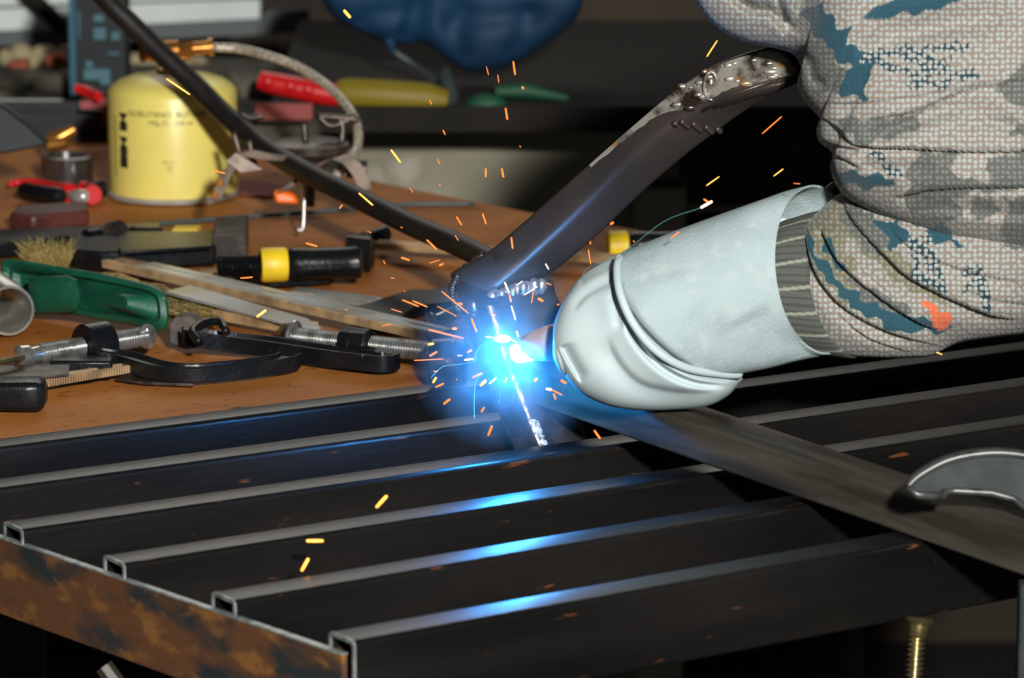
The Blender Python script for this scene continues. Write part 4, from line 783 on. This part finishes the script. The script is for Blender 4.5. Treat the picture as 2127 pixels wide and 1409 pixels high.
# ------------------------------------------------------------ sparks
def spark(x0, y0, x1, y1, w, mt, d, lab, grp):
    a = P(x0, y0, d); b = P(x1, y1, d+random.uniform(-.004, .004)); r_ = w/2*d/F
    m = M().tube([a, a+(b-a)*.06, a+(b-a)*.5, a+(b-a)*.94, b], [r_*.4, r_*.9, r_, r_*.9, r_*.4], 8)
    tag(m.build('spark', mt, smooth=180), lab, 'spark', grp)
GR = [('glowing orange spark flying over the brown board and tools left of the arm', 'sparks over the board'),
      ('glowing orange spark flying in front of the dim background above the board', 'sparks before the background'),
      ('glowing orange spark flying over the dark slats below the arc', 'sparks over the slats'),
      ('thin yellow orange spark flying between the bent arm and the glove', 'sparks right of the arm'),
      ('glowing spark close round the arc and welded post', 'sparks round the arc')]
SP = {
 0: [(745,401,775,427,5,1),(705,433,711,426,4,0),(444,354,468,361,4,0),(345,163,395,197,5,1),(635,505,659,512,5,0),(948,450,959,468,4,0),(1002,443,1010,466,4,0),(886,498,908,519,5,0),(833,535,851,541,5,0),(912,552,921,548,5,0),(499,578,525,576,4,0),(533,659,553,644,7,1),(796,541,800,549,3,2),(812,577,820,579,3,2),(945,489,952,500,3,2),(832,472,836,473,2,0),(892,547,914,540,2,2),(763,480,771,484,3,2),(835,623,870,637,4,0),(857,625,888,638,4,0),(812,642,835,649,3,2),(889,685,963,703,5,0),(793,678,812,673,4,2),(860,749,921,746,3,0),(889,716,901,714,7,1),(892,740,908,731,6,0),(940,713,945,700,3,2),(838,604,842,606,2,2),(716,643,722,644,3,2)],
 1: [(714,21,728,37,9,1),(812,311,832,338,5,1),(892,208,897,217,3,0),(920,270,925,280,3,0),(1066,127,1070,156,5,0),(1010,138,1015,156,3,2),(1034,155,1036,172,3,2),(1050,224,1054,249,5,0),(1085,181,1087,184,6,0),(1009,350,1009,368,5,0),(1042,350,1046,369,5,0),(908,330,914,342,3,2),(912,382,915,386,3,2),(850,390,858,400,3,2),(1080,303,1081,306,4,2)],
 2: [(781,1055,804,1030,9,1),(636,1124,672,1124,9,1),(626,1187,641,1160,9,1),(921,840,935,829,6,0),(1000,856,1005,848,6,0),(1014,905,1022,885,6,0),(1234,894,1247,912,6,0),(899,796,906,784,6,1),(904,805,922,797,5,0),(947,790,950,788,4,2)],
 3: [(1468,118,1490,84,3,3),(1583,278,1624,242,3,0),(1467,386,1494,367,3,3),(1607,366,1627,351,3,3),(1648,381,1662,382,2,2),(1455,432,1480,418,8,4),(1462,414,1470,419,5,0),(1393,495,1411,482,3,0),(1268,466,1274,462,6,0),(1185,512,1195,514,6,0),(1315,501,1318,502,3,0),(1945,732,1957,737,3,3),(1222,488,1227,508,4,0),(1227,550,1222,518,3,0),(1133,548,1140,560,4,4)],
 4: [(1062,493,1065,517,5,0),(917,605,973,651,4,0),(952,630,960,632,6,0),(908,636,948,657,2,0),(940,683,948,683,8,0),(1048,586,1058,610,5,4),(1058,612,1062,628,5,0),(1062,635,1071,665,4,4),(1089,613,1117,595,2,4),(1073,593,1085,584,3,4),(1109,600,1104,630,2,0),(1118,620,1128,626,7,0),(1135,588,1145,592,3,0),(1157,634,1162,632,4,0),(1020,652,1028,656,6,0),(979,661,990,690,5,0),(1073,688,1077,700,4,4),(970,733,980,727,6,0),(964,748,984,746,5,4),(981,785,1002,775,5,0),(997,802,1010,790,8,1),(1016,798,1031,785,5,0),(1047,795,1053,785,6,1),(1110,792,1116,786,6,1),(1165,790,1176,797,7,0),(1134,808,1146,810,7,4),(1146,810,1168,821,4,0),(1150,818,1154,830,5,0),(900,772,910,771,3,0),(1008,700,1024,701,3,4),(950,739,960,739,2,4),(1055,702,1075,712,2,4)]}
mts = [sparkm, sparky, sparkf, sparky, sparkw]; dep = {0: (3.0, 3.06), 1: (3.0, 3.1), 2: (2.42, 2.5), 3: (2.92, 2.98), 4: (2.86, 2.89)}
KIND = ['orange', 'bright yellow orange', 'faint reddish', 'thin yellow', 'whitish']
OWN = {(1118, 620): 'round red glowing speck between the post top and the glove', (1020, 652): 'small orange speck just under the left end of the weld seam', (952, 630): 'orange speck on the left end corner of the arm',
 (1135, 588): 'thin orange speck above the right end of the weld seam', (1157, 634): 'tiny orange speck nearest the glove beside the post', (1009, 350): 'left of two upright orange sparks in front of the grey concrete block',
 (1042, 350): 'right of two upright orange sparks in front of the grey concrete block', (948, 450): 'left of two slanting orange sparks just above the cable end', (1002, 443): 'right of two slanting orange sparks just above the cable end', (886, 498): 'orange spark across the cable near its lower end',
 (714, 21): 'fat orange spark in front of the dark blue bag', (345, 163): 'long orange spark in front of the yellow canister and cable', (444, 354): 'thin pinkish spark at the lower right of the yellow canister',
 (781, 1055): 'thick orange spark slanting over the middle slats, upper of the big lone ones', (636, 1124): 'thick orange spark lying level over the slats', (626, 1187): 'thick orange spark slanting steeply just below the level one over the slats',
 (1455, 432): 'blazing orange spark at the upper end of the thin teal trail', (1462, 414): 'small red orange spark just above the blazing one on the teal trail', (1234, 894): 'orange spark below the diagonal bar, right of the post foot',
 (1014, 905): 'steep orange spark at the right end of the second slat', (921, 840): 'orange spark over the dark side of the first slat', (1583, 278): 'long red orange spark between the arm and the jacket', (1468, 118): 'thin yellow spark above the shiny bend of the arm',
 (1467, 386): 'yellow spark above the white gauntlet, nearer the arm', (1607, 366): 'short yellow spark above the white gauntlet, nearer the jacket', (1945, 732): 'tiny yellow spark under the jacket sleeve', (745, 401): 'long orange spark across the middle of the black cable',
 (812, 311): 'orange spark left of the grey concrete block', (1066, 127): 'upright orange spark just under the blue bag', (1050, 224): 'upright orange spark over the dark shelf edge', (533, 659): 'orange spark over the end of the shorter notched rail', (499, 578): 'level orange spark just below the yellow ring of the clamp handle',
 (635, 505): 'orange spark just above the clamp handle with the yellow ring', (1062, 493): 'orange spark on the dark face of the bent arm', (1058, 586): 'upper pinkish spark crossing the weld seam', (1071, 635): 'short whitish spark above the molten spot', (860, 749): 'long level spark over the front clamp screw end',
 (889, 685): 'long thin orange spark across the end of the clamp rail', (917, 605): 'long orange spark at the left corner of the bracket', (997, 802): 'fat orange spark below left of the arc', (1165, 790): 'orange spark just under the tip of the white glove'}
def region(g, x, y):
    if g == 0: return 'around the black cable, above the clamps' if y < 560 and x < 860 else ('between the cable and the bracket corner' if y < 560 else ('over the middle clamps' if x < 850 else 'beside the round end of the long clamp'))
    if g == 1: return 'below the blue bag' if y < 230 and x > 1000 else ('in front of the grey concrete block' if x > 950 or y > 320 else 'left of the dark shelf edge')
    if g == 2: return 'over the first slats left of the post'
    if g == 3: return 'above the white gauntlet' if x > 1350 else 'on the lower side of the bent arm'
    return 'about the weld seam' if y < 670 else ('left of the arc' if x < 1000 and y < 770 else ('below the arc, left of the post' if x < 1060 else 'below the arc, over the diagonal bar end'))
for g, lst in SP.items():
    for (x0, y0, x1, y1, w, k) in lst:
        d = random.uniform(*dep[g])
        if g == 3 and (1230 < x0 < 1700 or x0 > 1900): d = 2.76
        if g == 2 and y0 > 1000: d = 2.6
        if g == 2 and y0 < 1000: d = 2.8
        if g == 4 and x0 > 1100 and y0 > 760: d = 2.78
        lab = OWN.get((x0, y0)) or KIND[k]+' '+('streak of a spark ' if math.hypot(x1-x0, y1-y0) > 17 else 'speck of a spark ')+region(g, x0, y0)
        spark(x0, y0, x1, y1, max(w*.8, 2.2), mts[k], d, lab, GR[g][1])
for i, pts in enumerate(([(1030, 700), (1038, 690), (1026, 685), (1030, 700), (1000, 718), (988, 735), (985, 750), (955, 757), (920, 762), (895, 785)], [(1045, 765), (1040, 772), (1015, 770), (990, 790), (985, 830), (985, 870)], [(1095, 762), (1095, 778), (1072, 780), (1068, 810), (1066, 840)], [(1060, 760), (1045, 800), (1035, 840)], [(1210, 585), (1215, 562), (1240, 548), (1300, 520), (1380, 460), (1455, 432)])):
    tr = M().tube(path([(x, y, 2.855 if i < 4 else 2.76) for x, y in pts], 40), .00026 if i < 4 else .0002, 6)
    tag(tr.build('spark_trail', trailb if i < 4 else trailt, smooth=180), ['wavy thin blue trail curling from the arc over the front of the board', 'thin blue trail arching left and down from the arc', 'thin blue trail dropping from right under the arc', 'short blue trail slanting down left under the arc', 'long thin teal trail from the glove up to the orange spark'][i], 'spark trail', 'fine spark trails')
